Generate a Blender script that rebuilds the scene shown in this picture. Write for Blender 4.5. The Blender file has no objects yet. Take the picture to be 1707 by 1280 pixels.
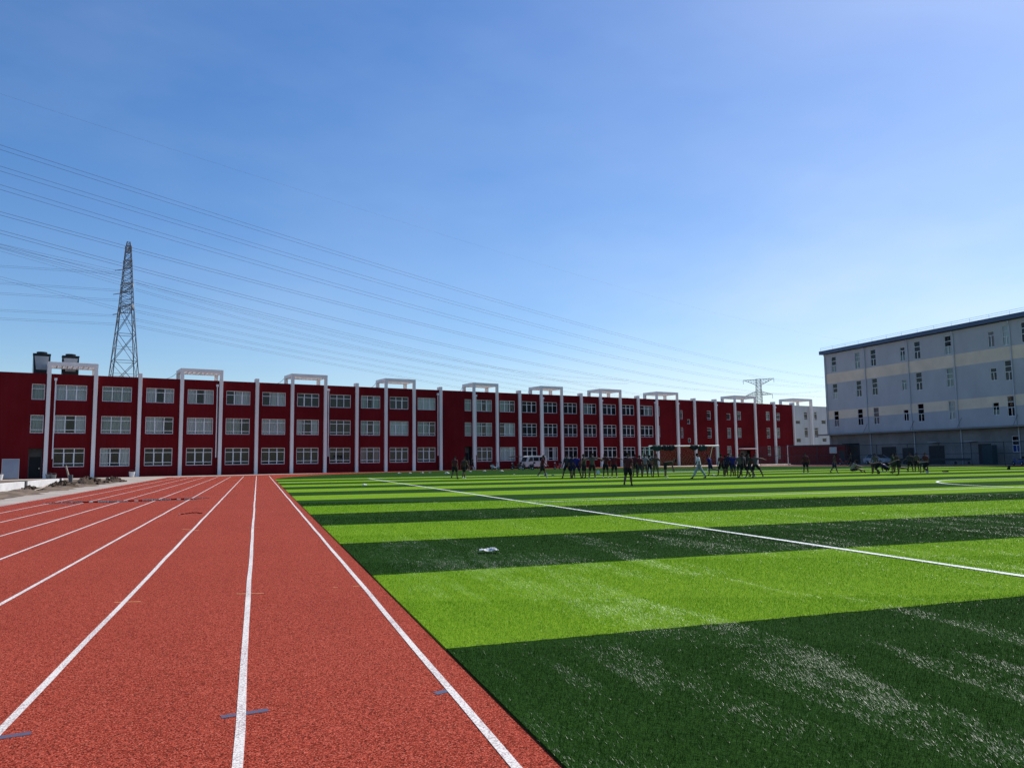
import bpy, bmesh, math, random
import numpy as np
from mathutils import Vector, Matrix, Euler
R = math.radians
random.seed(7); rng = np.random.default_rng(7)
S = bpy.context.scene
COL = S.collection

# ------------------------------------------------------------------ helpers
class MB:
    def __init__(s): s.v = []; s.f = []; s.m = []
    def face(s, pts, m=0):
        n = len(s.v); s.v += [tuple(p) for p in pts]; s.f.append(tuple(range(n, n + len(pts)))); s.m.append(m); return s
    def box(s, x0, x1, y0, y1, z0, z1, m=0, M=None):
        p = [Vector(q) for q in ((x0,y0,z0),(x1,y0,z0),(x1,y1,z0),(x0,y1,z0),(x0,y0,z1),(x1,y0,z1),(x1,y1,z1),(x0,y1,z1))]
        if M is not None: p = [M @ q for q in p]
        n = len(s.v); s.v += [tuple(q) for q in p]
        for f in ((0,3,2,1),(4,5,6,7),(0,1,5,4),(1,2,6,5),(2,3,7,6),(3,0,4,7)):
            s.f.append(tuple(n + i for i in f)); s.m.append(m)
        return s
    def prism(s, poly, z0, z1, m=0, axis='z'):
        def P(a, b, c): return (a, b, c) if axis == 'z' else ((a, c, b) if axis == 'y' else (c, a, b))
        n = len(s.v); k = len(poly)
        s.v += [P(a, b, z0) for a, b in poly] + [P(a, b, z1) for a, b in poly]
        s.f.append(tuple(n + i for i in reversed(range(k)))); s.f.append(tuple(n + k + i for i in range(k))); s.m += [m, m]
        for i in range(k):
            j = (i + 1) % k; s.f.append((n + i, n + j, n + k + j, n + k + i)); s.m.append(m)
        return s
    def tube(s, pts, r, sides=6, m=0, caps=True):
        pts = [Vector(p) for p in pts]; n0 = len(s.v); K = len(pts)
        rr = r if isinstance(r, (list, tuple)) else [r] * K
        for i, p in enumerate(pts):
            d = (pts[min(i + 1, K - 1)] - pts[max(i - 1, 0)]).normalized()
            a = Vector((0, 0, 1)) if abs(d.z) < .9 else Vector((1, 0, 0))
            u = d.cross(a).normalized(); w = u.cross(d)
            for q in range(sides):
                t = 2 * math.pi * q / sides
                s.v.append(tuple(p + (u * math.cos(t) + w * math.sin(t)) * rr[i]))
        for i in range(K - 1):
            for q in range(sides):
                a = n0 + i * sides + q; b = n0 + i * sides + (q + 1) % sides
                s.f.append((a, b, b + sides, a + sides)); s.m.append(m)
        if caps:
            s.f.append(tuple(n0 + q for q in reversed(range(sides)))); s.f.append(tuple(n0 + (K - 1) * sides + q for q in range(sides))); s.m += [m, m]
        return s
    def build(s, name, mats, parent=None, smooth=False, bevel=0, fix=True):
        me = bpy.data.meshes.new(name); me.from_pydata(s.v, [], s.f)
        mats = mats if isinstance(mats, (list, tuple)) else [mats]
        for q in mats: me.materials.append(q)
        me.polygons.foreach_set('material_index', s.m)
        if fix:
            bm = bmesh.new(); bm.from_mesh(me); bmesh.ops.recalc_face_normals(bm, faces=bm.faces); bm.to_mesh(me); bm.free()
        if smooth: me.polygons.foreach_set('use_smooth', [True] * len(me.polygons))
        me.update()
        o = bpy.data.objects.new(name, me); COL.objects.link(o)
        if parent: o.parent = parent
        if bevel:
            b = o.modifiers.new('bevel', 'BEVEL'); b.width = bevel; b.segments = 2; b.limit_method = 'ANGLE'
        return o

def tag(o, label=None, cat=None, group=None, kind=None):
    for k, v in (('label', label), ('category', cat), ('group', group), ('kind', kind)):
        if v: o[k] = v
    return o
def empty(name, loc, rz=0):
    o = bpy.data.objects.new(name, None); COL.objects.link(o); o.location = loc; o.rotation_euler = (0, 0, rz)
    o.empty_display_size = .3; return o
def copy_tree(o, parent=None):
    c = o.copy(); COL.objects.link(c)
    if parent: c.parent = parent
    for ch in list(o.children): copy_tree(ch, c)
    return c
def struct(o): o['kind'] = 'structure'; return o

# ------------------------------------------------------------------ materials
def newmat(name):
    m = bpy.data.materials.new(name); m.use_nodes = True
    nt = m.node_tree; b = nt.nodes['Principled BSDF']; return m, nt, b
def N(nt, t, **kw):
    n = nt.nodes.new(t)
    for k, v in kw.items():
        if k in n.inputs.keys() if hasattr(n.inputs, 'keys') else False: n.inputs[k].default_value = v
        else: setattr(n, k, v)
    return n
def coords(nt, scale=(1, 1, 1), kind='Object'):
    tc = nt.nodes.new('ShaderNodeTexCoord'); mp = nt.nodes.new('ShaderNodeMapping'); mp.inputs['Scale'].default_value = scale
    nt.links.new(tc.outputs[kind], mp.inputs['Vector']); return mp.outputs['Vector']
def noise(nt, vec, scale, detail=4, rough=.6):
    n = nt.nodes.new('ShaderNodeTexNoise'); n.inputs['Scale'].default_value = scale; n.inputs['Detail'].default_value = detail; n.inputs['Roughness'].default_value = rough
    nt.links.new(vec, n.inputs['Vector']); return n.outputs['Fac']
def ramp(nt, fac, stops):
    r = nt.nodes.new('ShaderNodeValToRGB'); e = r.color_ramp.elements
    while len(e) < len(stops): e.new(.5)
    for i, (p, c) in enumerate(stops): e[i].position = p; e[i].color = (c[0], c[1], c[2], 1) if not isinstance(c, (int, float)) else (c, c, c, 1)
    nt.links.new(fac, r.inputs['Fac']); return r.outputs['Color']
def mixc(nt, fac, a, b, mode='MIX'):
    n = nt.nodes.new('ShaderNodeMix'); n.data_type = 'RGBA'; n.blend_type = mode
    for i, v in ((0, fac), (6, a), (7, b)):
        if isinstance(v, (int, float)): n.inputs[i].default_value = v
        elif isinstance(v, (tuple, list)): n.inputs[i].default_value = (v[0], v[1], v[2], 1)
        else: nt.links.new(v, n.inputs[i])
    return n.outputs[2]
def mth(nt, op, a, b=None, c=None, clamp=False):
    n = nt.nodes.new('ShaderNodeMath'); n.operation = op; n.use_clamp = clamp
    for i, v in enumerate((a, b, c)):
        if v is None: continue
        if isinstance(v, (int, float)): n.inputs[i].default_value = v
        else: nt.links.new(v, n.inputs[i])
    return n.outputs[0]
def bump(nt, b, h, strength=.3, dist=.01):
    n = nt.nodes.new('ShaderNodeBump'); n.inputs['Strength'].default_value = strength; n.inputs['Distance'].default_value = dist
    nt.links.new(h, n.inputs['Height']); nt.links.new(n.outputs['Normal'], b.inputs['Normal'])

def pm(name, col, rough=.7, var=.15, scale=2.0, stretch=(1, 1, 1), spec=.3, metal=0, bmp=0):
    m, nt, b = newmat(name)
    v = coords(nt, stretch); f = noise(nt, v, scale, 5)
    c = ramp(nt, f, [(.3, tuple(x * (1 - var) for x in col)), (.7, tuple(min(1, x * (1 + var)) for x in col))])
    nt.links.new(c, b.inputs['Base Color']); b.inputs['Roughness'].default_value = rough
    b.inputs['Specular IOR Level'].default_value = spec; b.inputs['Metallic'].default_value = metal
    if bmp: bump(nt, b, noise(nt, v, scale * 12, 3), bmp, .01)
    return m

def red_paint():
    m, nt, b = newmat('red_render')
    v = coords(nt); big = noise(nt, v, .22, 5); st = noise(nt, coords(nt, (2.2, 2.2, .12)), 1.0, 5); fine = noise(nt, v, 25, 2)
    c = ramp(nt, big, [(.3, (.128, .0062, .0085)), (.7, (.185, .0108, .0145))])
    c = mixc(nt, mth(nt, 'MULTIPLY', ramp(nt, st, [(.45, 0.), (.72, 1.)]), .25), c, (.155, .026, .028))
    c = mixc(nt, .12, c, fine, 'OVERLAY')
    nt.links.new(c, b.inputs['Base Color']); b.inputs['Roughness'].default_value = .85; b.inputs['Specular IOR Level'].default_value = .06
    return m

def track_mat():
    m, nt, b = newmat('red_rubber')
    v = coords(nt); big = noise(nt, v, .35, 5); mid = noise(nt, v, 3.0, 4); lane = noise(nt, coords(nt, (1.6, .10, 1)), 1.0, 5)
    vo = nt.nodes.new('ShaderNodeTexVoronoi'); vo.inputs['Scale'].default_value = 150; nt.links.new(v, vo.inputs['Vector'])     # rubber granules
    sx = nt.nodes.new('ShaderNodeSeparateColor'); nt.links.new(vo.outputs['Color'], sx.inputs[0])
    c = ramp(nt, sx.outputs[0], [(.0, (.04, .007, .003)), (.15, (.22, .028, .012)), (.45, (.42, .062, .031)), (.8, (.56, .095, .056)), (1., (.72, .19, .12))])
    gap = ramp(nt, vo.outputs['Distance'], [(.42, 0.), (.75, .75)])
    c = mixc(nt, gap, c, (.05, .008, .005))
    c = mixc(nt, ramp(nt, big, [(.35, 0.), (.7, .5)]), c, mixc(nt, 1., c, (.82, .76, .76), 'MULTIPLY'))
    c = mixc(nt, ramp(nt, lane, [(.45, 0.), (.75, .45)]), c, mixc(nt, 1., c, (.84, .82, .84), 'MULTIPLY'))
    c = mixc(nt, ramp(nt, mid, [(.5, 0.), (.8, .3)]), c, mixc(nt, 1., c, (1.12, 1.18, 1.2), 'MULTIPLY'))
    nt.links.new(c, b.inputs['Base Color']); b.inputs['Roughness'].default_value = .9; b.inputs['Specular IOR Level'].default_value = .06
    return m

def line_mat(name, col, wear=.45, under=(.33, .2, .2)):
    m, nt, b = newmat(name)
    v = coords(nt); g = noise(nt, v, 85, 3, .75); w = noise(nt, v, .9, 4)
    f = mth(nt, 'ADD', g, mth(nt, 'MULTIPLY', mth(nt, 'SUBTRACT', w, .5), .25))
    c = ramp(nt, f, [(wear - .06, under), (wear + .02, tuple(x * .75 for x in col)), (.60, col)])
    nt.links.new(c, b.inputs['Base Color']); b.inputs['Roughness'].default_value = .7; bump(nt, b, g, .7, .005); return m

STR0, STRW = 5.9, 3.98
def stripe_nodes(nt, blades):
    tc = nt.nodes.new('ShaderNodeTexCoord'); sp = nt.nodes.new('ShaderNodeSeparateXYZ'); nt.links.new(tc.outputs['Object'], sp.inputs[0])
    v = tc.outputs['Object']
    wob = mth(nt, 'MULTIPLY', mth(nt, 'SUBTRACT', noise(nt, v, 4.0, 3), .5), .07)
    y = mth(nt, 'ADD', sp.outputs['Y'], wob)
    k = mth(nt, 'DIVIDE', mth(nt, 'SUBTRACT', y, STR0), STRW * 2)
    fr = mth(nt, 'FRACT', k)                      # 0-.5 light, .5-1 dark
    light = mth(nt, 'LESS_THAN', fr, .5)
    light = mth(nt, 'MULTIPLY', light, mth(nt, 'LESS_THAN', y, STR0 + STRW * 15))
    return v, light, sp
def turf_mat(name, blades):
    m, nt, b = newmat(name)
    v, light, sp = stripe_nodes(nt, blades)
    n1 = noise(nt, v, .8, 5); n2 = noise(nt, coords(nt, (3, .7, 1)), 1.3, 5); nf = noise(nt, v, 40 if not blades else 70, 3, .7)
    if blades:
        la, lb = (.118, .295, .003), (.225, .475, .008); da, db = (.0075, .036, .0015), (.018, .063, .005)
    else:
        la, lb = (.14, .27, .012), (.23, .38, .028); da, db = (.015, .046, .007), (.031, .079, .015)
    lc = ramp(nt, nf, [(.3, la), (.7, lb)]); dc = ramp(nt, nf, [(.3, da), (.7, db)])
    c = mixc(nt, light, dc, lc)
    c = mixc(nt, mth(nt, 'MULTIPLY', ramp(nt, n2, [(.3, 0.), (.7, 1.)]), .5), c, mixc(nt, 1., c, (.72, .78, .8), 'MULTIPLY'))
    nt.links.new(c, b.inputs['Base Color'])
    b.inputs['Roughness'].default_value = (.47 if blades == 2 else .5) if blades else .8; b.inputs['Specular IOR Level'].default_value = (1.0 if blades == 2 else .012) if blades else .01
    if not blades:
        bump(nt, b, mth(nt, 'ADD', nf, noise(nt, v, 14, 3)), .8, .03)
    return m

def glass_mat():
    m, nt, b = newmat('window_glass')
    out = nt.nodes['Material Output']; tr = nt.nodes.new('ShaderNodeBsdfTransparent'); tr.inputs[0].default_value = (.86, .90, .90, 1)
    gl = nt.nodes.new('ShaderNodeBsdfGlossy'); gl.inputs['Roughness'].default_value = .03
    fr = nt.nodes.new('ShaderNodeFresnel'); fr.inputs[0].default_value = 1.5
    mx = nt.nodes.new('ShaderNodeMixShader'); nt.links.new(mth(nt, 'ADD', mth(nt, 'MULTIPLY', fr.outputs[0], 1.0), .0, clamp=True), mx.inputs[0])
    nt.links.new(tr.outputs[0], mx.inputs[1]); nt.links.new(gl.outputs[0], mx.inputs[2]); nt.links.new(mx.outputs[0], out.inputs['Surface']); return m

def mesh_alpha(name, col, cell, fill):
    m, nt, b = newmat(name)
    out = nt.nodes['Material Output']; tr = nt.nodes.new('ShaderNodeBsdfTransparent'); b.inputs['Base Color'].default_value = (*col, 1)
    tc = nt.nodes.new('ShaderNodeTexCoord'); sp = nt.nodes.new('ShaderNodeSeparateXYZ'); nt.links.new(tc.outputs['Object'], sp.inputs[0])
    h = mth(nt, 'ADD', sp.outputs['X'], sp.outputs['Y'])
    a = mth(nt, 'LESS_THAN', mth(nt, 'FRACT', mth(nt, 'DIVIDE', mth(nt, 'ADD', h, sp.outputs['Z']), cell)), fill)
    c = mth(nt, 'LESS_THAN', mth(nt, 'FRACT', mth(nt, 'DIVIDE', mth(nt, 'SUBTRACT', h, sp.outputs['Z']), cell)), fill)
    mx = nt.nodes.new('ShaderNodeMixShader'); nt.links.new(mth(nt, 'MAXIMUM', a, c), mx.inputs[0])
    nt.links.new(tr.outputs[0], mx.inputs[1]); nt.links.new(b.outputs[0], mx.inputs[2]); nt.links.new(mx.outputs[0], out.inputs['Surface']); return m

M = dict(
    red=red_paint(), track=track_mat(), line=line_mat('line_paint', (.84, .775, .70)), pitchline=line_mat('pitch_line_pile', (.86, .88, .84), .4, (.5, .6, .45)),
    blue=line_mat('blue_chalk', (.02, .11, .20), .5, (.2, .05, .06)), orange=line_mat('orange_chalk', (.75, .27, .06), .5, (.4, .09, .05)),
    turf=turf_mat('turf_sheet', False), blade=turf_mat('turf_blades', 1), flatblade=turf_mat('flattened_turf_blades', 2),
    concrete=pm('pale_concrete', (.40, .34, .28), .85, .2, .5, bmp=.3), dirt=pm('brown_dirt', (.165, .118, .08), .95, .45, 1.6, bmp=.8),
    soil=pm('dark_soil', (.07, .047, .03), .95, .5, 3, bmp=.8), earth=pm('open_ground', (.20, .175, .14), .95, .3, .05),
    white=pm('white_render', (.88, .82, .76), .8, .1, .7, (1, 1, .25)), pvc=pm('white_plastic', (.84, .83, .82), .45, .05, 4),
    wallw=pm('whitewashed_wall', (.72, .70, .67), .85, .14, 1.3, bmp=.2), greypost=pm('grey_cement', (.13, .125, .12), .9, .2, 2),
    cream=pm('cream_render', (.62, .62, .58), .85, .12, .5, (1, 1, .3)), glass=glass_mat(),
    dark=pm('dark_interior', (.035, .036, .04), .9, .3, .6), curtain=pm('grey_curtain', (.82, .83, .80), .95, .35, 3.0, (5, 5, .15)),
    curtain2=pm('green_grey_curtain', (.50, .55, .50), .95, .35, 3.0, (5, 5, .15)), curtain3=pm('mauve_curtain', (.40, .32, .32), .95, .35, 3.0, (5, 5, .15)),
    roof=pm('grey_roofing', (.28, .28, .28), .9, .2, .4), steel=pm('galvanised_steel', (.17, .18, .19), .5, .25, .8, metal=.3),
    steelfar=pm('weathered_steel', (.13, .14, .155), .55, .2, .3, metal=.2), cable=pm('conductor_cable', (.06, .065, .075), .5, .1, 1),
    slate=pm('grey_blue_cladding', (.49, .47, .475), .7, .10, .35, (1, 1, .5)), band=pm('beige_band', (.84, .66, .49), .8, .1, .4),
    fascia=pm('blue_metal_fascia', (.085, .125, .20), .5, .12, .5), gfloor=pm('grey_ground_floor', (.25, .235, .22), .85, .2, .5),
    bluepanel=pm('blue_panel', (.02, .06, .42), .4, .1, 2), darkgreen=pm('dark_teal_paint', (.012, .05, .06), .5, .2, 2),
    black=pm('black_rubber', (.015, .015, .016), .7, .2, 6), chrome=pm('chrome', (.6, .6, .62), .2, .05, 4, metal=1),
    vanw=pm('white_car_paint', (.60, .60, .58), .25, .04, 1, spec=.5), silver=pm('silver_car_paint', (.46, .48, .52), .28, .05, 1, spec=.5),
    carglass=pm('tinted_car_glass', (.015, .018, .022), .06, .1, 1, spec=.6), redlamp=pm('red_lamp_lens', (.35, .01, .01), .2, .1, 4), lamp=pm('clear_lamp_lens', (.7, .7, .66), .15, .05, 4, spec=.6),
    redbike=pm('red_bike_paint', (.30, .02, .02), .3, .1, 3, spec=.5), seat=pm('black_vinyl', (.02, .02, .02), .5, .2, 5),
    bluebike=pm('blue_bike_paint', (.05, .11, .30), .35, .1, 3, spec=.5), brownbike=pm('brown_bike_paint', (.10, .06, .045), .5, .1, 3),
    acgrey=pm('grey_sheet_metal', (.36, .37, .37), .5, .12, 1.5), acdark=pm('black_louvre', (.02, .022, .024), .6, .2, 2),
    board=pm('pale_blue_board', (.25, .29, .36), .5, .12, .8), wood=pm('pale_timber', (.45, .38, .29), .8, .2, 3), pot=pm('grey_pot', (.2, .2, .2), .7, .2, 4),
    fence=pm('fence_post_paint', (.03, .045, .05), .5, .2, 2), fencemesh=mesh_alpha('chain_link_mesh', (.05, .06, .06), .09, .13),
    net=mesh_alpha('goal_net_cord', (.40, .41, .40), .16, .035), goal=pm('white_goal_paint', (.72, .72, .72), .4, .06, 3),
    jacket=pm('black_jacket', (.012, .016, .017), .9, .3, 5), jacket2=pm('dark_green_jacket', (.015, .035, .028), .9, .3, 5),
    litter=pm('crumpled_white_plastic', (.55, .57, .58), .35, .1, 6, bmp=.5), teal=pm('teal_cloth', (.03, .12, .14), .8, .2, 5),
    skin=pm('tanned_skin', (.12, .062, .04), .55, .1, 6, spec=.35), hair=pm('black_hair', (.010, .009, .009), .9, .3, 20, spec=.05), eye=pm('eye_dark', (.01, .008, .008), .2, .1, 5),
)
def cloth(name, c): M[name] = pm(name, c, .9, .18, 7)
for nm, c in dict(maroon_cloth=(.075, .018, .02), black_cloth=(.012, .012, .014), brown_cloth=(.06, .04, .028), grey_cloth=(.08, .07, .058), blue_cloth=(.012, .018, .15), navy_cloth=(.014, .018, .06),
                  white_cloth=(.62, .66, .66), palegrey_cloth=(.33, .38, .38), khaki_cloth=(.08, .068, .045), olive_cloth=(.035, .037, .024), striped_cloth=(.22, .20, .19), dark_red_cloth=(.10, .012, .018), green_cloth=(.02, .04, .026), charcoal_cloth=(.035, .037, .04)).items(): cloth(nm, c)
M['white_shoe'] = pm('white_shoe', (.65, .65, .65), .6, .1, 8); M['black_shoe'] = pm('black_shoe', (.02, .02, .02), .6, .2, 8)
M['puddle'] = (lambda: (lambda t: (t[2].inputs['Base Color'].__setattr__('default_value', (.06, .022, .02, 1)), t[2].inputs['Roughness'].__setattr__('default_value', .02), t[2].inputs['Specular IOR Level'].__setattr__('default_value', .6), t[0])[-1])(newmat('still_water')))()

# ------------------------------------------------------------------ camera, sun, sky
PITCH, YAW, ROLL = R(5.5732), R(18.328), .012
cam = bpy.data.cameras.new('camera'); co = bpy.data.objects.new('camera', cam); COL.objects.link(co)
cam.sensor_width = 36; cam.lens = 1280 / 1707 * 36; cam.clip_start = .05; cam.clip_end = 6000
co.matrix_world = Matrix.Translation((0, 0, 1.45)) @ Matrix.Rotation(-YAW, 4, 'Z') @ Matrix.Rotation(math.pi / 2 + PITCH, 4, 'X') @ Matrix.Rotation(-ROLL, 4, 'Z')
S.camera = co
AZ, EL = R(24), R(50)          # azimuth from +X towards +Y
SUN = Vector((math.cos(EL) * math.cos(AZ), math.cos(EL) * math.sin(AZ), math.sin(EL)))
sl = bpy.data.lights.new('sun', 'SUN'); sl.energy = 3.4; sl.angle = R(.53); sl.color = (1, .955, .89)
so = bpy.data.objects.new('sun', sl); COL.objects.link(so); so.rotation_euler = (-SUN).to_track_quat('-Z', 'Y').to_euler(); so.location = (60, 30, 80)
W = bpy.data.worlds.new('World'); S.world = W; W.use_nodes = True; nt = W.node_tree
sky = nt.nodes.new('ShaderNodeTexSky'); sky.sky_type = 'NISHITA'; sky.sun_disc = False; sky.sun_elevation = EL; sky.sun_rotation = math.pi / 2 - AZ
sky.altitude = 0; sky.air_density = 1.0; sky.dust_density = .7; sky.ozone_density = 3.0
bg = nt.nodes['Background']; bg.inputs['Strength'].default_value = .108
hs = nt.nodes.new('ShaderNodeHueSaturation'); hs.inputs['Saturation'].default_value = 1.3; hs.inputs['Hue'].default_value = .506
nt.links.new(sky.outputs[0], hs.inputs['Color'])
tc = nt.nodes.new('ShaderNodeTexCoord'); mp = nt.nodes.new('ShaderNodeMapping'); mp.inputs['Scale'].default_value = (1.1, 1.6, 3.2); mp.inputs['Rotation'].default_value = (.2, .1, .9)
nt.links.new(tc.outputs['Generated'], mp.inputs['Vector'])
cl = ramp(nt, noise(nt, mp.outputs['Vector'], 1.7, 6, .55), [(.42, 0.), (.85, .14)])
sp = nt.nodes.new('ShaderNodeSeparateXYZ'); nt.links.new(tc.outputs['Generated'], sp.inputs[0])
mp2 = nt.nodes.new('ShaderNodeMapping'); mp2.inputs['Scale'].default_value = (2.0, 2.4, 6.0); nt.links.new(tc.outputs['Generated'], mp2.inputs['Vector'])
low = mth(nt, 'MULTIPLY', ramp(nt, sp.outputs['Z'], [(.0, .5), (.16, .4), (.42, 0.)]), ramp(nt, noise(nt, mp2.outputs['Vector'], 1.4, 5, .5), [(.36, .12), (.68, 1.)]))
air = mixc(nt, cl, hs.outputs['Color'], (6.0, 7.0, 8.2))
low = mth(nt, 'MULTIPLY', low, ramp(nt, sp.outputs['X'], [(.22, .12), (.62, 1.)]))
nt.links.new(mixc(nt, low, air, (6.3, 7.0, 7.7)), bg.inputs['Color'])
S.view_settings.view_transform = 'Standard'; S.view_settings.look = 'None'; S.view_settings.exposure = .35; S.view_settings.gamma = 1
S.cycles.use_denoising = True; S.cycles.denoiser = 'OPENIMAGEDENOISE'; S.cycles.denoising_prefilter = 'NONE'; S.cycles.max_bounces = 6; S.cycles.transparent_max_bounces = 12

# ------------------------------------------------------------------ the ground
WA = R(14.1); WO = Vector((-21.9, 93.5, 0))
def wallY(x): return 93.5 + (x + 21.9) * math.tan(WA)
DC = (39.5, 65.0); DR = 38.1
def sheet(name, poly, z, mat, skirt=0):
    b = MB(); b.face([(x, y, z) for x, y in poly])
    if skirt:
        k = len(poly)
        for i in range(k):
            (x0, y0), (x1, y1) = poly[i], poly[(i + 1) % k]
            b.face([(x0, y0, z - skirt), (x1, y1, z - skirt), (x1, y1, z), (x0, y0, z)])
    return struct(b.build(name, mat))
sheet('ground', [(-2500, -600), (2500, -600), (2500, 3500), (-2500, 3500)], -.035, M['earth'])
sheet('concrete_apron', [(-10.4, -25), (90.9, -25), (90.9, 125), (-40, 91), (-40, 84), (-13.4, 84), (-11.2, 62), (-10.4, 40)], -.014, M['concrete'])
arc = [(DC[0] + 45 * math.cos(R(a)), min(DC[1] + 45 * math.sin(R(a)), wallY(DC[0] + 45 * math.cos(R(a))) - 2.6)) for a in range(138, -1, -3)]
sheet('running_track', [(-8.7, -20), (-8.7, 86)] + arc + [(84.5, -20)], 0, M['track'])
tarc = [(DC[0] + DR * math.cos(R(a)), DC[1] + DR * math.sin(R(a))) for a in range(180, -1, -2)]
sheet('turf', [(DC[0] - DR, -20)] + tarc + [(DC[0] + DR, -20)], .016, M['turf'], skirt=.016)

def strip(name, pts, w, z, mat, wob=0, closed=False):
    b = MB(); K = len(pts); L = []
    for i, p in enumerate(pts):
        a = Vector(pts[(i - 1) % K] if closed else pts[max(i - 1, 0)]); c = Vector(pts[(i + 1) % K] if closed else pts[min(i + 1, K - 1)])
        d = (c - a).normalized(); n = Vector((-d.y, d.x)); q = Vector(p) + n * (random.uniform(-wob, wob)); ww = w / 2 * (1 + random.uniform(-1, 1) * min(.12, wob * 8))
        L.append((q + n * ww, q - n * ww))
    for i in range(K if closed else K - 1):
        (a, c), (d, e) = L[i], L[(i + 1) % K]
        b.face([(a.x, a.y, z), (c.x, c.y, z), (e.x, e.y, z), (d.x, d.y, z)])
    return struct(b.build(name, mat))
for X in (1.19, -.065, -1.307, -2.53, -3.75, -4.97, -6.17, -7.37):
    ys = [-8 + 1.4 * i for i in range(67)]
    strip('lane_line', [(X, y) for y in ys], .05, .004, M['line'], .006)
strip('lane_line', [(-8.6, -8 + 2 * i) for i in range(47)], .05, .004, M['line'], .006)
# short marks where the lanes were measured out
def mark(x0, y0, x1, y1, w, m): strip('lane_mark', [(x0, y0), (x1, y1)], w, .0022, M[m])
mark(-.17, 4.86, .09, 4.90, .06, 'blue'); mark(-1.40, 4.90, -1.14, 4.945, .06, 'blue'); mark(-2.62, 5.02, -2.37, 4.93, .06, 'blue'); mark(1.08, 4.86, 1.19, 4.90, .06, 'blue')
mark(-.19, 9.22, .097, 9.14, .045, 'orange'); mark(-1.40, 9.16, -1.14, 9.11, .045, 'orange'); mark(-2.66, 9.2, -2.43, 9.17, .045, 'orange'); mark(1.08, 9.24, 1.2, 9.23, .035, 'orange'); mark(.86, 9.24, .91, 9.23, .03, 'orange')
mark(-1.55, 18.6, -1.16, 18.0, .05, 'orange'); mark(-.2, 18.3, .06, 18.25, .05, 'orange')
PZ = .024
strip('touch_line', [(8.5, -20 + 1.5 * i) for i in range(56)], .12, PZ + .002, M['pitchline'], .006)
strip('goal_line', [(8.5 + 2 * i, 63.3) for i in range(32)], .12, PZ, M['pitchline'], .006)
strip('halfway_line', [(8.5 + 2 * i, 24.3) for i in range(32)], .12, PZ, M['pitchline'], .006)
strip('centre_circle', [(39.5 + 9.15 * math.cos(t * math.pi / 48), 24.3 + 9.15 * math.sin(t * math.pi / 48)) for t in range(96)], .12, PZ - .003, M['pitchline'], 0, True)
# rain water left lying across the lanes
def puddle(x0, x1, y, wid, seed):
    r = random.Random(seed); n = 40; top = []; bot = []
    for i in range(n + 1):
        t = i / n; e = min(1, min(t, 1 - t) * 9); x = x0 + (x1 - x0) * t
        yy = y + .35 * math.sin(t * 5 + seed) + r.uniform(-.12, .12); w = wid * e * (.55 + .45 * r.random()) + .01
        top.append((x, yy + w)); bot.append((x, yy - w))
    struct(sheet('water_puddle', bot + top[::-1], .0075, M['puddle']))
puddle(-9.0 + 1.2, -1.75, 33.6, .75, 3); puddle(-2.1, -1.45, 24.1, .22, 5); puddle(-12.2, -11.6, 30.5, .2, 8)

# dirt strip with soil heaps beside the low wall
def dirt_strip():
    b = MB(); ny, nx = 150, 14; g = []
    for j in range(ny + 1):
        y = 8 + 62 * j / ny; row = []
        for i in range(nx + 1):
            t = i / nx; x = -12.95 + (2.55 + .25 * math.sin(y * .9) + .2 * math.sin(y * 2.3 + 1)) * t
            h = (.03 + .11 * random.random() + .05 * math.sin(y * 1.7 + t * 5)) * math.sin(math.pi * min(1, t * 1.05)) ** .7 if 0 < i < nx else -.02
            row.append(len(b.v)); b.v.append((x, y, max(-.02, h)))
        g.append(row)
    for j in range(ny):
        for i in range(nx): b.f.append((g[j][i], g[j][i + 1], g[j + 1][i + 1], g[j + 1][i])); b.m.append(0)
    o = b.build('dirt', M['dirt'], smooth=True); o['kind'] = 'structure'
dirt_strip()
def heap(x, y, rx, ry, h, seed, label):
    r = random.Random(seed); b = MB(); nr, na = 12, 40; ph = [r.uniform(0, 6) for _ in range(8)]
    def H(u, a): return h * (max(0, 1 - u) ** .8) * (.75 + .35 * math.sin(3 * a + ph[0] + u * 4) * math.sin(5 * u * 2 + ph[1])) + (r.uniform(-.07, .07) if u < .95 else 0)
    b.v.append((0, 0, h))
    for i in range(1, nr + 1):
        for k in range(na):
            u = i / nr; a = 2 * math.pi * k / na; w = 1 + .16 * math.sin(2 * a + ph[2]) + .1 * math.sin(5 * a + ph[3])
            b.v.append((rx * u * w * math.cos(a), ry * u * w * math.sin(a), H(u, a) if i < nr else -.03))
    for k in range(na): b.f.append((0, 1 + k, 1 + (k + 1) % na)); b.m.append(0)
    for i in range(nr - 1):
        for k in range(na):
            p = 1 + i * na + k; q = 1 + i * na + (k + 1) % na; b.f.append((p, q, q + na, p + na)); b.m.append(0)
    for _ in range(16):                                   # clods
        a, u, s = r.uniform(0, 6.28), r.uniform(.1, 1.15), r.uniform(.05, .16)
        cx, cy, cz = rx * u * math.cos(a), ry * u * math.sin(a), max(.0, h * max(0, 1 - u) ** .8 * .8)
        b.box(-s, s, -s * .8, s * .8, -s * .6, s * .7, 0, Matrix.Translation((cx, cy, cz)) @ Euler((r.uniform(0, 2), r.uniform(0, 2), r.uniform(0, 2))).to_matrix().to_4x4())
    o = b.build('soil_heap', M['soil']); o.location = (x, y, 0)
    tag(o, label, 'soil heap', 'soil heaps beside the track')
heap(-11.6, 62.5, 1.3, 2.6, .62, 1, 'largest heap of dark soil at the end of the low white wall')
heap(-11.0, 69.5, .8, 2.0, .40, 2, 'farther low heap of dark soil nearest the red building')
heap(-11.7, 55.5, .9, 1.8, .42, 3, 'heap of dark soil in front of the leaning pole')
heap(-11.9, 49, .7, 2.2, .24, 4, 'flattest spread of dark soil along the middle of the low wall')

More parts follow.
